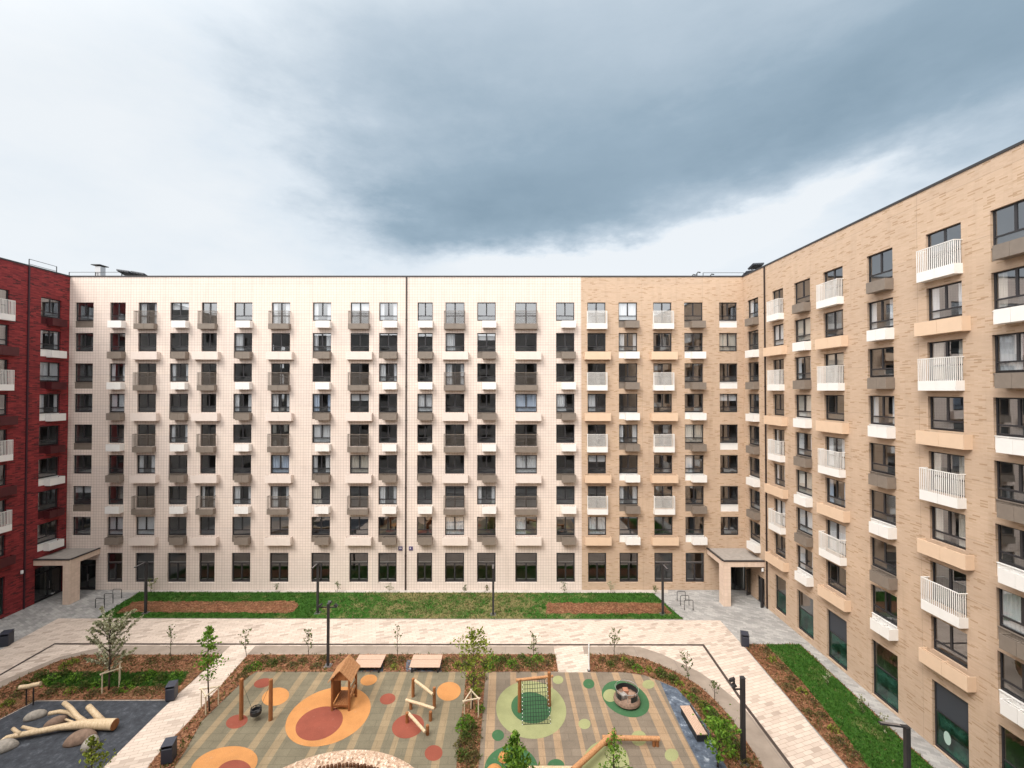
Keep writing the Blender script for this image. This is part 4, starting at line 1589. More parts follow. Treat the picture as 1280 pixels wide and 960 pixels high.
for x, y, k, s in ((616, 825, 3, 1), (627, 828, 0, 1.1), (640, 832, 3, 1), (652, 824, 0, 1), (661, 830, 0, 1.1), (672, 825, 3, 1), (683, 832, 2, 1.1), (688, 824, 2, 1), (605, 834, 0, 1),
                   (612, 836, 3, .9), (648, 836, 2, .9), (669, 836, 2, 1), (330, 826, 2, 1), (340, 831, 0, 1), (320, 835, 3, .9), (352, 827, 2, 1.1), (365, 833, 2, 1), (378, 828, 2, 1),
                   (395, 834, 2, 1), (404, 826, 2, .9), (485, 830, 2, 1.1), (493, 835, 1, .9), (501, 827, 2, 1), (489, 824, 2, .9), (560, 828, 2, 1), (572, 833, 1, 1), (556, 836, 2, .9),
                   (594, 826, 1, 1), (583, 834, 0, 1), (310, 839, 0, .9), (302, 848, 2, .9), (622, 836, 2, .9), (635, 823, 2, .9), (581, 823, 2, .9)):
    p = site(x, y, .05)
    shrub(lab, 'shrubs of the straight bed', p.x, p.y, k, s, r)
lab = 'low shrub in the narrow bed between the two dotted play surfaces'
for x, y, k, s in ((583, 905, 3, 1.1), (589, 915, 0, 1.1), (578, 911, 3, .9), (593, 923, 2, 1), (581, 925, 0, 1), (576, 934, 2, 1), (590, 936, 2, .9), (578, 946, 0, 1), (592, 948, 2, .9),
                   (600, 888, 3, .7), (584, 956, 2, 1), (593, 866, 0, .9), (599, 857, 2, .8), (590, 850, 0, 1), (603, 848, 2, .8)):
    p = site(x, y, .05)
    shrub(lab, 'shrubs of the narrow bed', p.x, p.y, k, s, r)
lab = 'low shrub on bark mulch in the bed beyond the black chips'
for x, y, k, s in ((52, 848, 0, 1.2), (64, 852, 3, 1.2), (78, 846, 0, 1.2), (92, 851, 3, 1.1), (106, 846, 2, 1.1), (70, 862, 2, 1.1), (88, 866, 1, 1), (104, 862, 0, 1), (121, 858, 3, 1),
                   (60, 868, 2, 1), (116, 869, 2, 1), (143, 867, 2, 1), (158, 861, 3, 1.1), (172, 854, 0, 1.1), (186, 848, 3, 1.1), (200, 852, 0, 1.1), (176, 866, 2, 1), (92, 829, 1, 1), (82, 834, 1, 1.1),
                   (20, 872, 2, 1), (9, 882, 1, 1), (30, 861, 0, 1), (220, 846, 3, 1), (196, 862, 2, 1), (160, 826, 2, 1), (188, 828, 2, 1), (216, 826, 2, .9), (128, 830, 2, 1)):
    p = site(x, y, .05)
    shrub(lab, 'shrubs of the left bed', p.x, p.y, k, s, r)
lab = 'low dry shrub on the bark strip beside the side lawn'
for x, y, k, s in ((957, 815, 2, 1), (965, 826, 1, .9), (978, 836, 2, 1), (990, 851, 2, .9), (1003, 866, 1, 1), (1017, 880, 2, 1), (1028, 897, 2, .9), (1042, 913, 1, .9), (1051, 930, 2, 1), (1068, 945, 2, 1),
                   (985, 859, 2, .8), (1012, 893, 2, .8)):
    p = site(x, y, .05)
    shrub(lab, 'shrubs beside the side lawn', p.x, p.y, k, s, r)


# grass and ground cover nobody could count
def blades(name, poly, n, h, w, leafm, seed, z=.05, dens=None):
    r = random.Random(seed)
    xs, ys = [p[0] for p in poly], [p[1] for p in poly]
    mb = MB()
    k = 0
    tries = 0
    while k < n and tries < n * 8:
        tries += 1
        x, y = r.uniform(min(xs), max(xs)), r.uniform(min(ys), max(ys))
        if y < 20 or not inside((x, y), poly) or (dens and r.random() > dens(x, y)):
            continue
        k += 1
        for _ in range(3):
            a = r.uniform(0, 6.28)
            dx, dy = cos(a) * w, sin(a) * w
            lx, ly = r.gauss(0, h * .5), r.gauss(0, h * .5)
            ox, oy = x + r.gauss(0, .05), y + r.gauss(0, .05)
            mb.add([(ox - dx, oy - dy, z), (ox + dx, oy + dy, z), (ox + lx, oy + ly, z + h * r.uniform(.5, 1.2))], [(0, 1, 2)])
    o = mb.build(name, [M[leafm]])
    return tag(o, kind='stuff')


M['grassblade'] = leaf_mat('grass_blade', (.020, .070, .006), (.042, .125, .012), (.078, .175, .026), .25)
M['drygrass'] = leaf_mat('dry_grass_blade', (.13, .105, .04), (.24, .19, .085), (.36, .30, .15), .25)
pb, pr = S(LAWN_B), S(LAWN_R)
mul = [S(MUL1), S(MUL2)]
notm = lambda x, y: 0.0 if any(inside((x, y), q) for q in mul) else 1.0
mid_dry = lambda x, y: notm(x, y) * (.45 if abs(x + 4.5) < 12 else 1.0)
blades('grass', pb, 9000, .13, .022, 'grassblade', 81, .05, mid_dry)
blades('dry_grass', pb, 2600, .12, .022, 'drygrass', 82, .05, lambda x, y: notm(x, y) * max(0, 1 - abs(x + 4.5) / 13))
blades('grass', pr, 5200, .12, .016, 'grassblade', 83, .062)
blades('dry_grass', pr, 150, .11, .016, 'drygrass', 84, .062)
GL = S([(48, 848), (70, 842), (236, 842), (224, 859), (60, 860)])
tag(sheet('lawn', rough_edge(GL, .15, .4, 9), .058, M['g_lawn'], px=False))
blades('grass', GL, 2600, .16, .022, 'grassblade', 85, .058)
GB = [S(BED_L), S(BED_M), S(BED_R), S(BED_G)]
for i, (g, n) in enumerate(zip(GB, (900, 900, 700, 420))):
    blades('ground_cover', g, n, .15, .03, 'leaf_dry' if i != 1 else 'leaf_shrub', 90 + i, .05, (lambda x, y: 0.0 if inside((x, y), pr) else 1.0) if i == 3 else None)

# bark chips scattered over the beds
M['chip'] = leaf_mat('bark_chip', (.095, .038, .019), (.20, .084, .041), (.32, .165, .09), .0)


def chips(poly, n, seed, z):
    r = random.Random(seed)
    xs, ys = [p[0] for p in poly], [p[1] for p in poly]
    mb = MB()
    k = t = 0
    while k < n and t < n * 8:
        t += 1
        x, y = r.uniform(min(xs), max(xs)), r.uniform(min(ys), max(ys))
        if y < 20.5 or not inside((x, y), poly) or inside((x, y), pr) or inside((x, y), GL):
            continue
        k += 1
        a, s = r.uniform(0, 6.28), r.uniform(.025, .06)
        c, d = cos(a) * s, sin(a) * s
        q = s * .4
        h1, h2 = r.uniform(.004, .05), r.uniform(.004, .05)
        mb.add([(x - c + d * .4, y - d - c * .4, z + h1), (x + c + d * .4, y + d - c * .4, z + h2), (x + c - d * .4, y + d + c * .4, z + h2 + .01), (x - c - d * .4, y - d + c * .4, z + h1 + .01)],
               [(0, 1, 2, 3)])
    tag(mb.build('bark_chips', [M['chip']]), kind='stuff')


for i, (g, n) in enumerate(zip(GB, (4200, 4800, 4200, 3000))):
    chips(g, n, 100 + i, .05)
for i, g in enumerate(mul):
    chips(g, 1500, 110 + i, .06)

# ------------------------------------------------------------------ timber for the play things
def wood_mat(name, c0, c1, rough=.65, axis=0):
    m = bpy.data.materials.new(name)
    m.use_nodes = True
    nt = m.node_tree
    p = nt.nodes['Principled BSDF']
    p.inputs['Roughness'].default_value = rough
    t = nn(nt, 'ShaderNodeTexCoord')
    mp = nn(nt, 'ShaderNodeMapping')
    mp.inputs['Scale'].default_value = (14, 14, 3)
    lk(nt, t.outputs['Object'], mp.inputs[0])
    n = nn(nt, 'ShaderNodeTexNoise', Scale=1.0, Detail=6.0, Roughness=.6)
    lk(nt, mp.outputs[0], n.inputs['Vector'])
    c = ramp(nt, n.outputs[0], [(.3, c0), (.7, c1)])
    lk(nt, c, p.inputs['Base Color'])
    return m


M['oak'] = wood_mat('oiled_brown_timber', (.20, .072, .022), (.36, .145, .050))
M['oaklight'] = wood_mat('honey_timber', (.33, .145, .055), (.54, .285, .135))
M['pale'] = wood_mat('peeled_pale_timber', (.42, .295, .17), (.66, .52, .35))
M['bench'] = wood_mat('pinkish_bench_slats', (.44, .295, .215), (.57, .40, .305))
M['rope'] = mat('dark_rope', (.018, .034, .024), .9)
M['ropewhite'] = mat('white_rope_knot', (.75, .74, .70), .8)
M['stone1'] = mat('pale_boulder', (.30, .27, .235), .9, 0, .3, .35, 5.0, .5, 20)
M['stone2'] = mat('brown_boulder', (.20, .135, .10), .9, 0, .3, .35, 5.0, .5, 20)

# ---------------------------------------------------------------- lamp posts
def lamp_base(label, x, y, z0=.05, h=4.35, w=.17, loc=None, group='dark lamp posts'):
    p = loc or site(x, y, z0)
    t = thing('lamp_post', label, 'street lamp', (p.x, p.y, z0), 0, group)
    mb = MB()
    mb.box(-w / 2, w / 2, -w / 2, w / 2, -.04, h)
    mb.box(-w / 2 - .02, w / 2 + .02, -w / 2 - .02, w / 2 + .02, h, h + .02)
    bevel(mb.build('pole', [M['lampgrey']], t), .01)
    mb = MB()
    mb.box(-.24, .24, -.24, .24, -.04, .02)
    for a in (-.17, .17):
        for b in (-.17, .17):
            mb.tube([(a, b, .02), (a, b, .05)], .025, 6)
    mb.build('foot_plate', [M['steel']], t)
    return t


def lamp_arm(t, h, ang, L=1.15):
    mb = MB()
    Rz = Matrix.Rotation(ang, 4, 'Z')
    mb.box(0, L, -.075, .075, h - .10, h - .035, 0, Rz)
    mb.box(.25, L - .05, -.055, .055, h - .034, h - .026, 1, Rz)
    o = mb.build('light_arm', [M['lampgrey'], M['steel']], t)
    return o


for lab, x, y, hh in (('dark lamp post on the far lawn nearest the red wing', 182, 766, 4.35),
                      ('dark lamp post on the far lawn before the eighth cream window', 397, 766, 4.25),
                      ('dark lamp post on the far lawn in front of the narrower cream block', 616.5, 768, 4.3),
                      ('dark lamp post on the far lawn in front of the tan brick', 828.5, 767.5, 4.25)):
    t = lamp_base(lab, x, y, .06, hh)
    lamp_arm(t, hh + .08, -pi / 2)
t = lamp_base('tall lamp post standing on the side lawn with one arm over the walkway', 0, 0, .06, 4.35, .19, Vector((17.72, 19.3, 0)))
lamp_arm(t, 4.42, pi * .93, 1.05)


def flood(t, x, y, z, ang):
    mb = MB()
    Mx = Matrix.Translation((x, y, z)) @ Matrix.Rotation(ang, 4, 'Z') @ Matrix.Rotation(radians(35), 4, 'Y')
    mb.box(-.13, .13, -.11, .11, -.06, .06, 0, Mx)
    mb.box(.131, .137, -.09, .09, -.045, .045, 1, Mx)
    o = mb.build('floodlight', [M['lampgrey'], M['whitepaint']], t)
    return o


t = lamp_base('lamp post with three small floodlights in the bed by the playhouse', 410, 832, .05, 4.3, .16)
mb = MB()
mb.box(-.62, .62, -.03, .03, 4.02, 4.08)
mb.box(-.03, .03, -.03, .5, 4.10, 4.16)
mb.build('bracket', [M['lampgrey']], t)
for x, y, z, a in ((-.55, -.05, 4.2, pi), (.55, -.05, 4.2, 0), (0, .3, 4.28, pi / 2)):
    flood(t, x, y, z, a)
t = lamp_base('thick square lamp post with two floodlights beside the curved concrete path', 929, 953, .05, 4.35, .20)
mb = MB()
mb.box(-.42, -.1, -.03, .03, 3.72, 3.78)
mb.box(-.46, -.40, -.03, .03, 3.72, 4.2)
mb.build('bracket', [M['lampgrey']], t)
flood(t, -.48, -.02, 3.95, pi)
flood(t, -.52, .05, 4.2, pi * .8)


# ---------------------------------------------------------------- bins, racks, posts
def bin_(label, x, y, w, h, rz=0.0, z0=.02):
    p = site(x, y, z0)
    t = thing('litter_bin', label, 'bin', (p.x, p.y, z0), rz, 'dark litter bins')
    mb = MB()
    mb.box(-w / 2, w / 2, -w / 2, w / 2, .04, h * .78)
    bevel(mb.build('body', [M['darkblue']], t), .015)
    mb = MB()
    mb.box(-w / 2, -w / 2 + .03, -w / 2, w / 2, h * .78, h * .93)
    mb.box(w / 2 - .03, w / 2, -w / 2, w / 2, h * .78, h * .93)
    mb.box(-w / 2 + .03, w / 2 - .03, w / 2 - .03, w / 2, h * .78, h * .93)
    mb.add([(-w / 2 - .01, -w / 2 - .01, h * .92), (w / 2 + .01, -w / 2 - .01, h * .92), (w / 2 + .01, w / 2 + .01, h), (-w / 2 - .01, w / 2 + .01, h),
            (-w / 2 - .01, -w / 2 - .01, h * .95), (w / 2 + .01, -w / 2 - .01, h * .95), (w / 2 + .01, w / 2 + .01, h + .03), (-w / 2 - .01, w / 2 + .01, h + .03)],
           ((3, 2, 1, 0), (4, 5, 6, 7), (0, 1, 5, 4), (1, 2, 6, 5), (2, 3, 7, 6), (3, 0, 4, 7)))
    mb.build('lid', [M['darkblue']], t)
    mb = MB()
    mb.box(-w / 2 + .04, w / 2 - .04, -w / 2 + .04, w / 2 - .04, -.02, .04)
    mb.build('foot', [M['black']], t)


bin_('dark litter bin at the end of the grey paving near the red wing', 7.5, 806.5, .6, 1.0, radians(20), 0)
bin_('dark litter bin at the corner of the side lawn and the beige walkway', 931, 807, .52, .95, radians(-20), 0)
bin_('dark litter bin in the left bed where the black chips meet the footpath', 214.5, 873.5, .5, .95, radians(15), .05)
bin_('dark litter bin beside the diagonal footpath near the orange play dot', 211, 951, .52, 1.0, radians(15), .05)


def hoop(label, xa, xb, y, group):
    a, b = site(xa, y), site(xb, y)
    c = (a + b) / 2
    t = thing('bicycle_hoop', label, 'bike rack', (c.x, c.y, 0), group=group)
    w, h = (b - a).length / 2, .86
    mb = MB()
    pts = [(-w, 0, -.02), (-w, 0, h - .1)] + [(-w + .1 - .1 * cos(q), 0, h - .1 + .1 * sin(q)) for q in (pi / 4, pi / 2)]
    pts += [(w - .1 + .1 * cos(q), 0, h - .1 + .1 * sin(q)) for q in (pi / 2, pi / 4)] + [(w, 0, h - .1), (w, 0, -.02)]
    mb.tube(pts, .026, 8)
    mb.build('hoop_tube', [M['lampgrey']], t, True)
    for s in (-w, w):
        mb = MB()
        mb.tube([(s, 0, 0), (s, 0, .015)], .08, 10)
        mb.build('foot_plate', [M['steel']], t)


for lab, xa, xb, y in (('bicycle hoop nearest the viewer in the row beside the left canopy', 119.4, 130.4, 760),
                       ('middle bicycle hoop of the row beside the left canopy', 130.2, 141.2, 754),
                       ('bicycle hoop nearest the cream wall in the row beside the left canopy', 141, 152, 748)):
    hoop(lab, xa, xb, y, 'bicycle hoops beside the left canopy')
for lab, xa, xb, y in (('bicycle hoop nearest the tan wall in the row beside the right canopy', 846.5, 856.6, 751),
                       ('middle bicycle hoop of the row beside the right canopy', 850.6, 861.2, 756.5),
                       ('bicycle hoop nearest the viewer in the row beside the right canopy', 855.4, 866.4, 762.5)):
    hoop(lab, xa, xb, y, 'bicycle hoops beside the right canopy')

p = site(952.6, 759.5)
t = thing('entrance_post', 'tall slim dark post standing before the glazed side door in the tan corner', 'post', (p.x, p.y, 0), radians(20))
mb = MB()
mb.box(-.13, .13, -.07, .07, .0, 2.6)
bevel(mb.build('post_body', [M['black']], t), .02)
mb = MB()
mb.box(-.09, .09, -.076, -.071, 1.35, 1.75)
mb.build('panel', [M['lampgrey']], t)
p = site(62.5, 744)
t = thing('hand_cart', 'small white cart with a dark upright handle under the left canopy', 'cart', (p.x, p.y, 0), .4)
mb = MB()
mb.box(-.28, .28, -.18, .18, .14, .20)
mb.box(-.26, .02, -.16, .16, .20, .48)
mb.build('cart_body', [M['whitepaint']], t)
mb = MB()
mb.tube([(.25, 0, .2), (.36, 0, 1.0)], .015, 6)
mb.tube([(.36, -.2, 1.0), (.36, .2, 1.0)], .018, 6)
mb.build('handle', [M['black']], t)
for sx in (-.22, .22):
    for sy in (-.18, .18):
        mb = MB()
        mb.tube([(sx, sy - .02, .07), (sx, sy + .02, .07)], .07, 12)
        mb.build('wheel', [M['black']], t)


# ---------------------------------------------------------------- benches
def lounge(label, xa, xb):
    a, b = site(xa, 834, .45), site(xb, 834, .45)
    back = site(xb, 818.2, .45)
    c = Vector(((a.x + b.x) / 2, (a.y + back.y) / 2, .058))
    t = thing('lounge_bench', label, 'bench', c, group='wide wooden lounge benches')
    w, d = (b.x - a.x) / 2, (back.y - a.y) / 2
    n = 9
    for nm, y0, y1, k in (('seat', -d, d * .12, 5), ('headrest', d * .17, d, 4)):
        mb = MB()
        for i in range(k):
            q0 = y0 + (y1 - y0) * i / k
            q1 = y0 + (y1 - y0) * (i + 1) / k - .014
            mb.box(-w, w, q0, q1, .36, .40)
        mb.build(nm, [M['bench']], t)
    for sx in (-w + .15, w - .15):
        mb = MB()
        mb.box(sx - .05, sx + .05, -d + .08, d - .05, .29, .36)
        mb.box(sx - .05, sx + .05, -d + .08, -d + .18, -.03, .29)
        mb.box(sx - .05, sx + .05, d - .2, d - .1, -.03, .29)
        mb.build('leg_frame', [M['black']], t)


lounge('wide pinkish wooden bench half behind the playhouse', 440.5, 475.5)
lounge('wide pinkish wooden bench standing free beyond the climbing beams', 511.5, 549.5)
a, b = site(857, 882, .47), site(877, 918, .47)
t = thing('long_bench', 'long narrow slatted bench with a dark base on the slate strip', 'bench', (10.72, (a.y + b.y) / 2, .03), radians(1.5))
L = (a.y - b.y) / 2
mb = MB()
for i in range(6):
    x = -.29 + i * .098
    mb.box(x, x + .082, -L, L, .40, .445)
mb.build('seat', [M['bench']], t)
mb = MB()
mb.box(-.26, .26, -L + .06, L - .06, -.02, .395)
mb.box(.30, .34, -L, L, .10, .52)
mb.build('base', [M['black']], t)

# ---------------------------------------------------------------- swing
pa, pb_ = site(301.5, 899, .03), site(338.2, 900, .03)
c = (pa + pb_) / 2
t = thing('play_swing', 'black nest seat hung between two brown timber posts', 'swing', (c.x, c.y, .03))
for p in (pa, pb_):
    mb = MB()
    q = p - c
    mb.tube([(q.x, q.y, -.05), (q.x, q.y, 2.32), (q.x, q.y, 2.36)], [.115, .105, .085], 12)
    mb.build('post', [M['oak']], t, False)
mb = MB()
mb.lathe([(.0, .28), (.22, .28), (.30, .36), (.31, .56), (.26, .56), (.25, .40), (.18, .34), (0, .34)], 18)
mb.build('seat', [M['black']], t)
mb = MB()
for k in range(6):
    a = k * pi / 3
    mb.tube([(.3 * cos(a), .3 * sin(a), .55), (.26 * cos(a), .26 * sin(a), .66)], .02, 6)
mb.tube([(.27 * cos(k * pi / 9), .27 * sin(k * pi / 9), .66) for k in range(19)], .028, 6, 0, False)
mb.build('seat_rim', [M['black']], t)
for p, sx in ((pa, -1), (pb_, 1)):
    mb = MB()
    q = p - c
    mb.tube([(q.x, q.y, 2.2), (sx * .25, 0, .66)], .009, 5)
    mb.build('rope', [M['rope']], t)

# ---------------------------------------------------------------- playhouse
x0, x1 = -10.43, -9.41
y0, y1 = 26.25, 27.45
cx, cy = (x0 + x1) / 2, (y0 + y1) / 2
t = thing('playhouse', 'small open timber playhouse with a pitched plank roof on the big orange dot', 'playhouse', (cx, cy, .036))
hx, hy = (x1 - x0) / 2, (y1 - y0) / 2
for sx in (-1, 1):
    for sy in (-1, 1):
        mb = MB()
        mb.tube([(sx * hx, sy * hy, -.02), (sx * hx, sy * hy, 1.9)], .075, 10)
        mb.build('post', [M['oak']], t)
mb = MB()
for i in range(7):
    x = -hx + .07 + i * (2 * hx - .14) / 7
    mb.box(x, x + (2 * hx - .14) / 7 - .012, -hy - .05, hy + .05, .30, .345)
mb.box(-hx, hx, -hy - .02, -hy + .06, .20, .295)
mb.box(-hx, hx, hy - .06, hy + .02, .20, .295)
mb.build('floor', [M['oak']], t)
mb = MB()
for i in range(7):
    y = -hy + .08 + i * (2 * hy - .16) / 7
    mb.box(-hx - .02, -hx + .02, y, y + (2 * hy - .16) / 7 - .01, .36, 1.75)
mb.build('side_wall', [M['oak']], t)
mb = MB()
for z in (.62, .98):
    mb.box(hx - .025, hx + .025, -hy + .07, hy - .07, z, z + .16)
mb.build('side_rail', [M['oaklight']], t)
ridge, eave, ov = 2.50, 1.84, .22
for sx in (-1, 1):
    mb = MB()
    n = 6
    for i in range(n):
        f0, f1 = i / n, (i + 1) / n - .02
        xa, xb = sx * (hx + ov) * f0, sx * (hx + ov) * f1
        za, zb = ridge + (eave - ridge) * f0 * 1.1, ridge + (eave - ridge) * f1 * 1.1
        a = [(xa, -hy - .2, za), (xb, -hy - .2, zb), (xb, hy + .2, zb), (xa, hy + .2, za)]
        if sx < 0:
            a = a[::-1]
        b = [(p[0], p[1], p[2] - .045) for p in a]
        mb.add(a + b, ((0, 1, 2, 3), (7, 6, 5, 4), (0, 4, 5, 1), (1, 5, 6, 2), (2, 6, 7, 3), (3, 7, 4, 0)))
    mb.build('roof', [M['oaklight']], t)
for sy in (-1, 1):
    mb = MB()
    y = sy * (hy - .02)
    mb.add([(-hx, y - .03, eave - .06), (hx, y - .03, eave - .06), (0, y - .03, ridge - .09), (-hx, y + .03, eave - .06), (hx, y + .03, eave - .06), (0, y + .03, ridge - .09)],
           ((0, 1, 2), (5, 4, 3), (0, 3, 4, 1), (1, 4, 5, 2), (2, 5, 3, 0)))
    mb.build('gable', [M['oak']], t)


# ---------------------------------------------------------------- climbing beams on posts
def beam_on_posts(label, A, B, za, zb, posts, r=.085):
    a, b = site(*A, za), site(*B, zb)
    c = (a + b) / 2
    t = thing('balance_beam', label, 'balance beam', (c.x, c.y, .03), group='pale beams on brown posts')
    mb = MB()
    o = Vector((c.x, c.y, .03))
    mb.tube([a - o, (a - o).lerp(b - o, .5) + Vector((0, 0, .01)), b - o], [r, r * 1.04, r * .95], 12)
    mb.build('beam', [M['pale']], t, False)
    for x, y, h in posts:
        p = site(x, y, .03) - o
        mb = MB()
        mb.tube([(p.x, p.y, -.04), (p.x, p.y, h - .03), (p.x, p.y, h)], [.10, .095, .08], 10)
        mb.build('post', [M['oak']], t)


beam_on_posts('highest sloping pale beam between two brown posts', (518.5, 850.5), (541, 868), 1.0, 1.02, ((516.3, 870.5, 1.12), (542.8, 884.5, 1.22)))
beam_on_posts('middle pale beam resting across two brown posts', (507.5, 875), (543, 885.8), .52, .62, ((513.5, 886, .42), (538.2, 900.5, .52)))
beam_on_posts('lowest pale beam slanting over the red dot', (510, 891), (531.5, 915), .50, .42, ((508.8, 903, .58), (534.3, 918, .52)))

# ---------------------------------------------------------------- rope net frame
pa, pb_ = site(649.5, 889.5, .036), site(686.5, 882, .036)
c = (pa + pb_) / 2
t = thing('climbing_net_frame', 'timber goal shaped frame with a rope net sloping to the dark green dot', 'climbing frame', (c.x, c.y, .036))
qa, qb = pa - c, pb_ - c
for q, h in ((qa, 1.93), (qb, 2.02)):
    mb = MB()
    mb.tube([(q.x, q.y, -.05), (q.x, q.y, h)], [.115, .10], 12)
    mb.build('post', [M['oak']], t)
d = (qb - qa).normalized()
mb = MB()
za, zb = 1.90, 1.74
mb.tube([Vector((qa.x, qa.y, za)) - d * .22, Vector((qb.x, qb.y, zb)) + d * .24], [.085, .075], 12)
mb.build('beam', [M['oaklight']], t)
ta, tb_ = Vector((qa.x, qa.y, za - .10)) + d * .18, Vector((qb.x, qb.y, zb - .10)) - d * .16
ba, bb = site(653, 905.5, .06) - c, site(688, 904, .06) - c
n = 10
mb = MB()
grid = [[(ta.lerp(tb_, i / n)).lerp(ba.lerp(bb, i / n), j / 11) + Vector((0, -.05 * sin(pi * j / 11), -.05 * sin(pi * j / 11) if j < 11 else 0)) for i in range(n + 1)] for j in range(12)]
for i in range(n + 1):
    mb.tube([grid[j][i] for j in range(12)], .013, 5)
for j in range(12):
    mb.tube([grid[j][i] for i in range(n + 1)], .013, 5)
mb.build('rope_net', [M['rope']], t)
mb = MB()
for j in range(12):
    for i in (0, n):
        g = grid[j][i]
        mb.lathe([(0, -.03), (.03, 0), (0, .03)], 6, 0, g)
mb.build('net_knots', [M['ropewhite']], t)

# ---------------------------------------------------------------- carousel
p = site(783.5, 877.5, .036)
t = thing('play_carousel', 'round carousel with brown skirt, dark guard and thin steel rail on the green oval', 'carousel', (p.x, p.y, .036), 0)
mb = MB()
mb.lathe([(.0, .02), (.70, .02), (.74, .10), (.70, .12)], 32)
mb.build('base', [M['black']], t)
mb = MB()
mb.lathe([(.70, .11), (.80, .13), (.78, .26), (.70, .40), (.66, .40), (.66, .36), (0, .36)], 32)
mb.build('platform', [mat('weathered_platform', (.235, .155, .115), .85, 0, .3, .35, 9.0)], t)
for k0, k1 in ((0, 150), (178, 226), (276, 330)):
    mb = MB()
    n = 14
    for k in range(n):
        a0, a1 = radians(k0 + (k1 - k0) * k / n), radians(k0 + (k1 - k0) * (k + 1) / n)
        for rr, flip in ((.685, 0), (.665, 1)):
            q = [(rr * cos(a0), rr * sin(a0), .40), (rr * cos(a1), rr * sin(a1), .40), (rr * cos(a1), rr * sin(a1), .72), (rr * cos(a0), rr * sin(a0), .72)]
            mb.quad(*(q if not flip else q[::-1]))
        q = [(.665, a0), (.685, a0), (.685, a1), (.665, a1)]
        mb.quad(*[(r_ * cos(a_), r_ * sin(a_), .72) for r_, a_ in q])
    mb.build('guard_panel', [M['black']], t)
mb = MB()
mb.tube([(.70 * cos(k * pi / 18), .70 * sin(k * pi / 18), .88) for k in range(37)], .012, 6, 0, False)
for k in range(6):
    a = k * pi / 3 + .3
    mb.tube([(.69 * cos(a), .69 * sin(a), .38), (.70 * cos(a), .70 * sin(a), .88)], .012, 6)
mb.build('hand_rail', [mat('bright_steel', (.5, .51, .51), .35, .6)], t)
for k in range(3):
    a = radians(90 + 120 * k)
    mb = MB()
    mb.box(.10, .46, -.17, .17, .36, .62, 0, Matrix.Rotation(a, 4, 'Z'))
    bevel(mb.build('seat', [mat('seat_block_%s' % ('rust', 'grey', 'brown')[k], ((.34, .16, .10), (.26, .235, .22), (.28, .18, .13))[k], .8, 0, .3, .25, 9)], t), .04, 2)

# ---------------------------------------------------------------- zigzag logs
def low_log(label, A, B, z, r, posts, m='oaklight'):
    a, b = site(*A, z), site(*B, z)
    c = (a + b) / 2
    t = thing('balance_log', label, 'balance log', (c.x, c.y, .03), group='low honey coloured balance logs')
    o = Vector((c.x, c.y, .03))
    mb = MB()
    mb.tube([a - o, (a - o).lerp(b - o, .5), b - o], [r, r * 1.03, r * .96], 14)
    mb.build('log', [M[m]], t)
    for f in posts:
        q = (a - o).lerp(b - o, f)
        mb = MB()
        mb.tube([(q.x, q.y, -.04), (q.x, q.y, q.z - r * .6)], .09, 10)
        mb.build('post', [M['oak']], t)


low_log('honey coloured log lying level across the green dotted play surface', (753, 922), (824.5, 923.3), .42, .12, (.06, .96, .90))
low_log('honey coloured log running diagonally down to the bottom of the picture', (716, 963), (768, 915.5), .60, .14, (.08, .9))
low_log('pale log lying level at the bottom edge of the green dotted play surface', (655, 961.5), (722, 961.5), .45, .13, (.1, .9), 'pale')


# rubber domes
def dome(label, x, y, r):
    p = site(x, y, .03)
    t = thing('play_dome', label, 'rubber dome', (p.x, p.y, .036), group='orange rubber domes')
    mb = MB()
    mb.lathe([(r * cos(a * pi / 20), r * sin(a * pi / 20)) for a in range(11)], 28)
    mb.build('dome_shell', [M['g_or']], t, True)
    mb = MB()
    mb.lathe([(r * 1.05, 0), (r * 1.05, .015), (r * .98, .02)], 28)
    mb.build('dome_rim', [M['g_or']], t)


dome('smaller orange dome on the dark green dot', 630, 948, .30)
dome('larger orange dome on the dark green dot at the bottom edge', 618, 970, .47)

# ---------------------------------------------------------------- log sculpture and boulders
def P3(x, y, z):
    return site(x, y, z)


c = site(75, 912, 0)
t = thing('fallen_log_sculpture', 'peeled pale tree trunk with branch stubs lying on black chips', 'climbing log', (c.x, c.y, .02))
o = Vector((c.x, c.y, .02))
mb = MB()
main = [P3(143.5, 905.5, .36), P3(125, 905.2, .36), P3(103, 905.5, .34), P3(75, 909, .32), P3(50, 914, .32), P3(25, 918.5, .34), P3(8, 922, .36), P3(-4, 931, .30)]
mb.tube([p - o for p in main], [.285, .27, .235, .165, .15, .135, .11, .10], 14, 0, False)
for pts, rr in (([P3(108, 905, .36), P3(97, 896, .55), P3(88, 885, .72), P3(80, 878.5, .82)], [.17, .13, .12, .115]),
                ([P3(95, 896, .52), P3(86, 890.5, .45), P3(74, 889.5, .42), P3(61, 892, .42)], [.12, .11, .11, .11]),
                ([P3(128, 902, .40), P3(119, 892, .62), P3(110.5, 883, .80)], [.17, .15, .145]),
                ([P3(104, 906, .42), P3(92, 903, .48), P3(82, 899, .50)], [.08, .06, .05]),
                ([P3(49, 914, .35), P3(38, 911, .45), P3(28, 908.5, .5)], [.11, .085, .075]),
                ([P3(26, 918, .38), P3(20, 914, .50), P3(16, 910.5, .58)], [.10, .085, .08])):
    mb.tube([p - o for p in pts], rr, 12, 0, True)
mb.build('trunk', [M['pale']], t, True)
mb = MB()
e0, e1 = main[0] - o, main[1] - o
ax = (e0 - e1).normalized()
mb.tube([e0 - ax * .005, e0 + ax * .006], [.282, .282], 14)
mb.build('cut_end', [M['oak']], t)


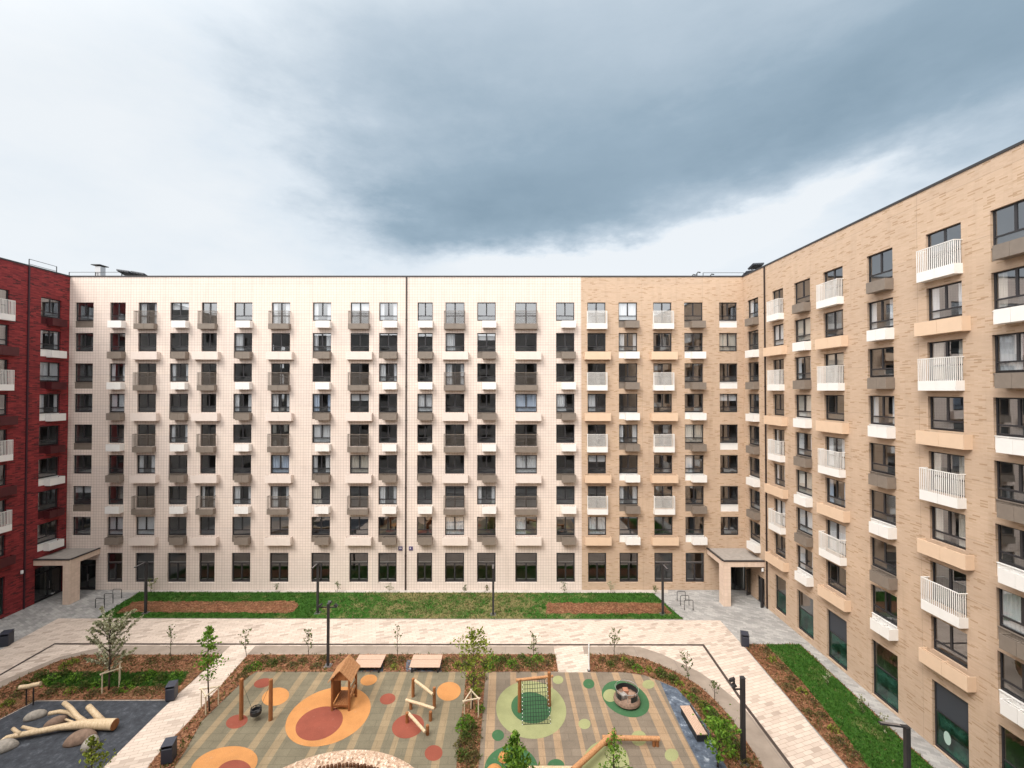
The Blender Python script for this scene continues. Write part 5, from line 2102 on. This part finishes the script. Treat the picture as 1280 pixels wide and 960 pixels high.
def boulder(label, x, y, sx, sy, sz, rz, m, seed):
    p = site(x, y, .02)
    r = random.Random(seed)
    bm = bmesh.new()
    bmesh.ops.create_icosphere(bm, subdivisions=3, radius=1)
    offs = [(Vector((r.gauss(0, 1), r.gauss(0, 1), r.gauss(0, 1))).normalized(), r.uniform(-.16, .12)) for _ in range(14)]
    for v in bm.verts:
        n = v.co.normalized()
        k = 1 + sum(a * max(0, n.dot(dv)) ** 3 for dv, a in offs)
        v.co = Vector((n.x * sx * k, n.y * sy * k, max(-.25, n.z) * sz * k + sz * .2))
    me = bpy.data.meshes.new('boulder')
    bm.to_mesh(me)
    bm.free()
    me.materials.append(M[m])
    me.polygons.foreach_set('use_smooth', [True] * len(me.polygons))
    b = link('boulder', me)
    b.location = (p.x, p.y, .02)
    b.rotation_euler = (0, 0, rz)
    tag(b, label, 'boulder', 'boulders round the log sculpture')


boulder('pale rounded boulder on the black chips behind the log, nearest the log sign', 44, 897, .50, .34, .33, .5, 'stone1', 1)
boulder('brown slanted boulder tucked under the forked branch of the log', 70, 906, .50, .30, .38, .7, 'stone2', 2)
boulder('brown grey boulder under the thick end of the log', 101, 926, .72, .45, .42, .35, 'stone2', 3)
boulder('pale upright boulder in front of the thick end of the log', 112.5, 934, .40, .38, .52, .2, 'stone1', 4)
boulder('pale brown boulder under the thin tip of the log', 4, 937, .62, .42, .42, .4, 'stone1', 5)

pa, pb_ = site(32.8, 881.5, .02), site(41.6, 881.5, .02)
c = (pa + pb_) / 2
t = thing('log_stand', 'two pale log pieces mounted on a pair of black posts beside the black chips', 'play panel', (c.x, c.y, .02))
for p in (pa, pb_):
    mb = MB()
    q = p - c
    mb.tube([(q.x, q.y, -.02), (q.x, q.y, 1.05)], .035, 8)
    mb.build('post', [M['black']], t)
for A, B, z in (((-.62, .0), (.02, .02), 1.08), ((-.02, .02), (.50, .14), 1.16)):
    mb = MB()
    mb.tube([(A[0], A[1], z), (B[0], B[1], z + .06)], [.13, .12], 12)
    mb.build('log_piece', [M['pale']], t)

# ---------------------------------------------------------------- pebble ring
RC = Vector((-8.0, 17.85))
mb = MB()
ring = [(RC.x + 5.55 * cos(k * pi / 48), RC.y + 5.55 * sin(k * pi / 48)) for k in range(97)]
mb.prism(ring[:-1], .03, .05)
tag(mb.build('pebble_bed', [ground_mat('pebble_bed', speckle((.50, .36, .26), .3, 16.0), .9, (.9, 22, .04))]), kind='structure')
r = random.Random(200)
mb = MB()
M['peb'] = leaf_mat('pebble', (.34, .22, .15), (.58, .42, .31), (.76, .63, .52), 0.0)
for k in range(2600):
    a = r.uniform(radians(25), radians(155))
    q = r.uniform(4.55, 5.52)
    x, y = RC.x + q * cos(a), RC.y + q * sin(a)
    if y < 20.8:
        continue
    big = 4.75 < q < 5.1 and r.random() < .16
    s = r.uniform(.11, .19) if big else r.uniform(.028, .06)
    vs = [Vector(v) * s for v in ((1, 0, 0), (-.3, .9, 0), (-.9, -.2, 0), (.2, -1, 0), (.1, .1, .75), (.55, .5, .5), (-.5, .4, .5), (-.4, -.5, .5), (.5, -.5, .5))]
    Rz = Matrix.Rotation(r.uniform(0, 6.28), 3, 'Z')
    vs = [Rz @ v + Vector((x, y, .045)) for v in vs]
    mb.add(vs, ((0, 5, 8), (0, 1, 5), (1, 6, 5), (1, 2, 6), (2, 7, 6), (2, 3, 7), (3, 8, 7), (3, 0, 8), (5, 6, 4), (6, 7, 4), (7, 8, 4), (8, 5, 4)))
tag(mb.build('pebbles', [M['peb']]), kind='stuff')
t = thing('log_palisade', 'low dark brown palisade ring edging the sand inside the pebbles', 'palisade', (RC.x, RC.y, .04))
mb = MB()
for k in range(150):
    a = 2 * pi * k / 150
    mb.tube([(4.45 * cos(a), 4.45 * sin(a), -.02), (4.45 * cos(a), 4.45 * sin(a), .20 + .03 * sin(k * 2.7))], .085, 6)
mb.build('log_edging', [mat('dark_palisade_timber', (.10, .045, .022), .85, 0, .3, .2, 5)], t)
mb = MB()
mb.prism([(4.37 * cos(k * pi / 40), 4.37 * sin(k * pi / 40)) for k in range(80)], .02, .06)
mb.build('sand_filling', [ground_mat('sand_filling', speckle((.58, .40, .26), .1), .95)], t)

p = site(736.2, 838, .05)
t = thing('marker_post', 'thin white marker post beside the short footpath to the green dotted surface', 'post', (p.x, p.y, .05))
mb = MB()
mb.tube([(0, 0, -.04), (0, 0, 1.75)], .045, 10)
mb.build('shaft', [M['whitepaint']], t)
mb = MB()
mb.box(-.1, .1, -.1, .1, -.03, .02)
mb.build('foot_plate', [M['lampgrey']], t)
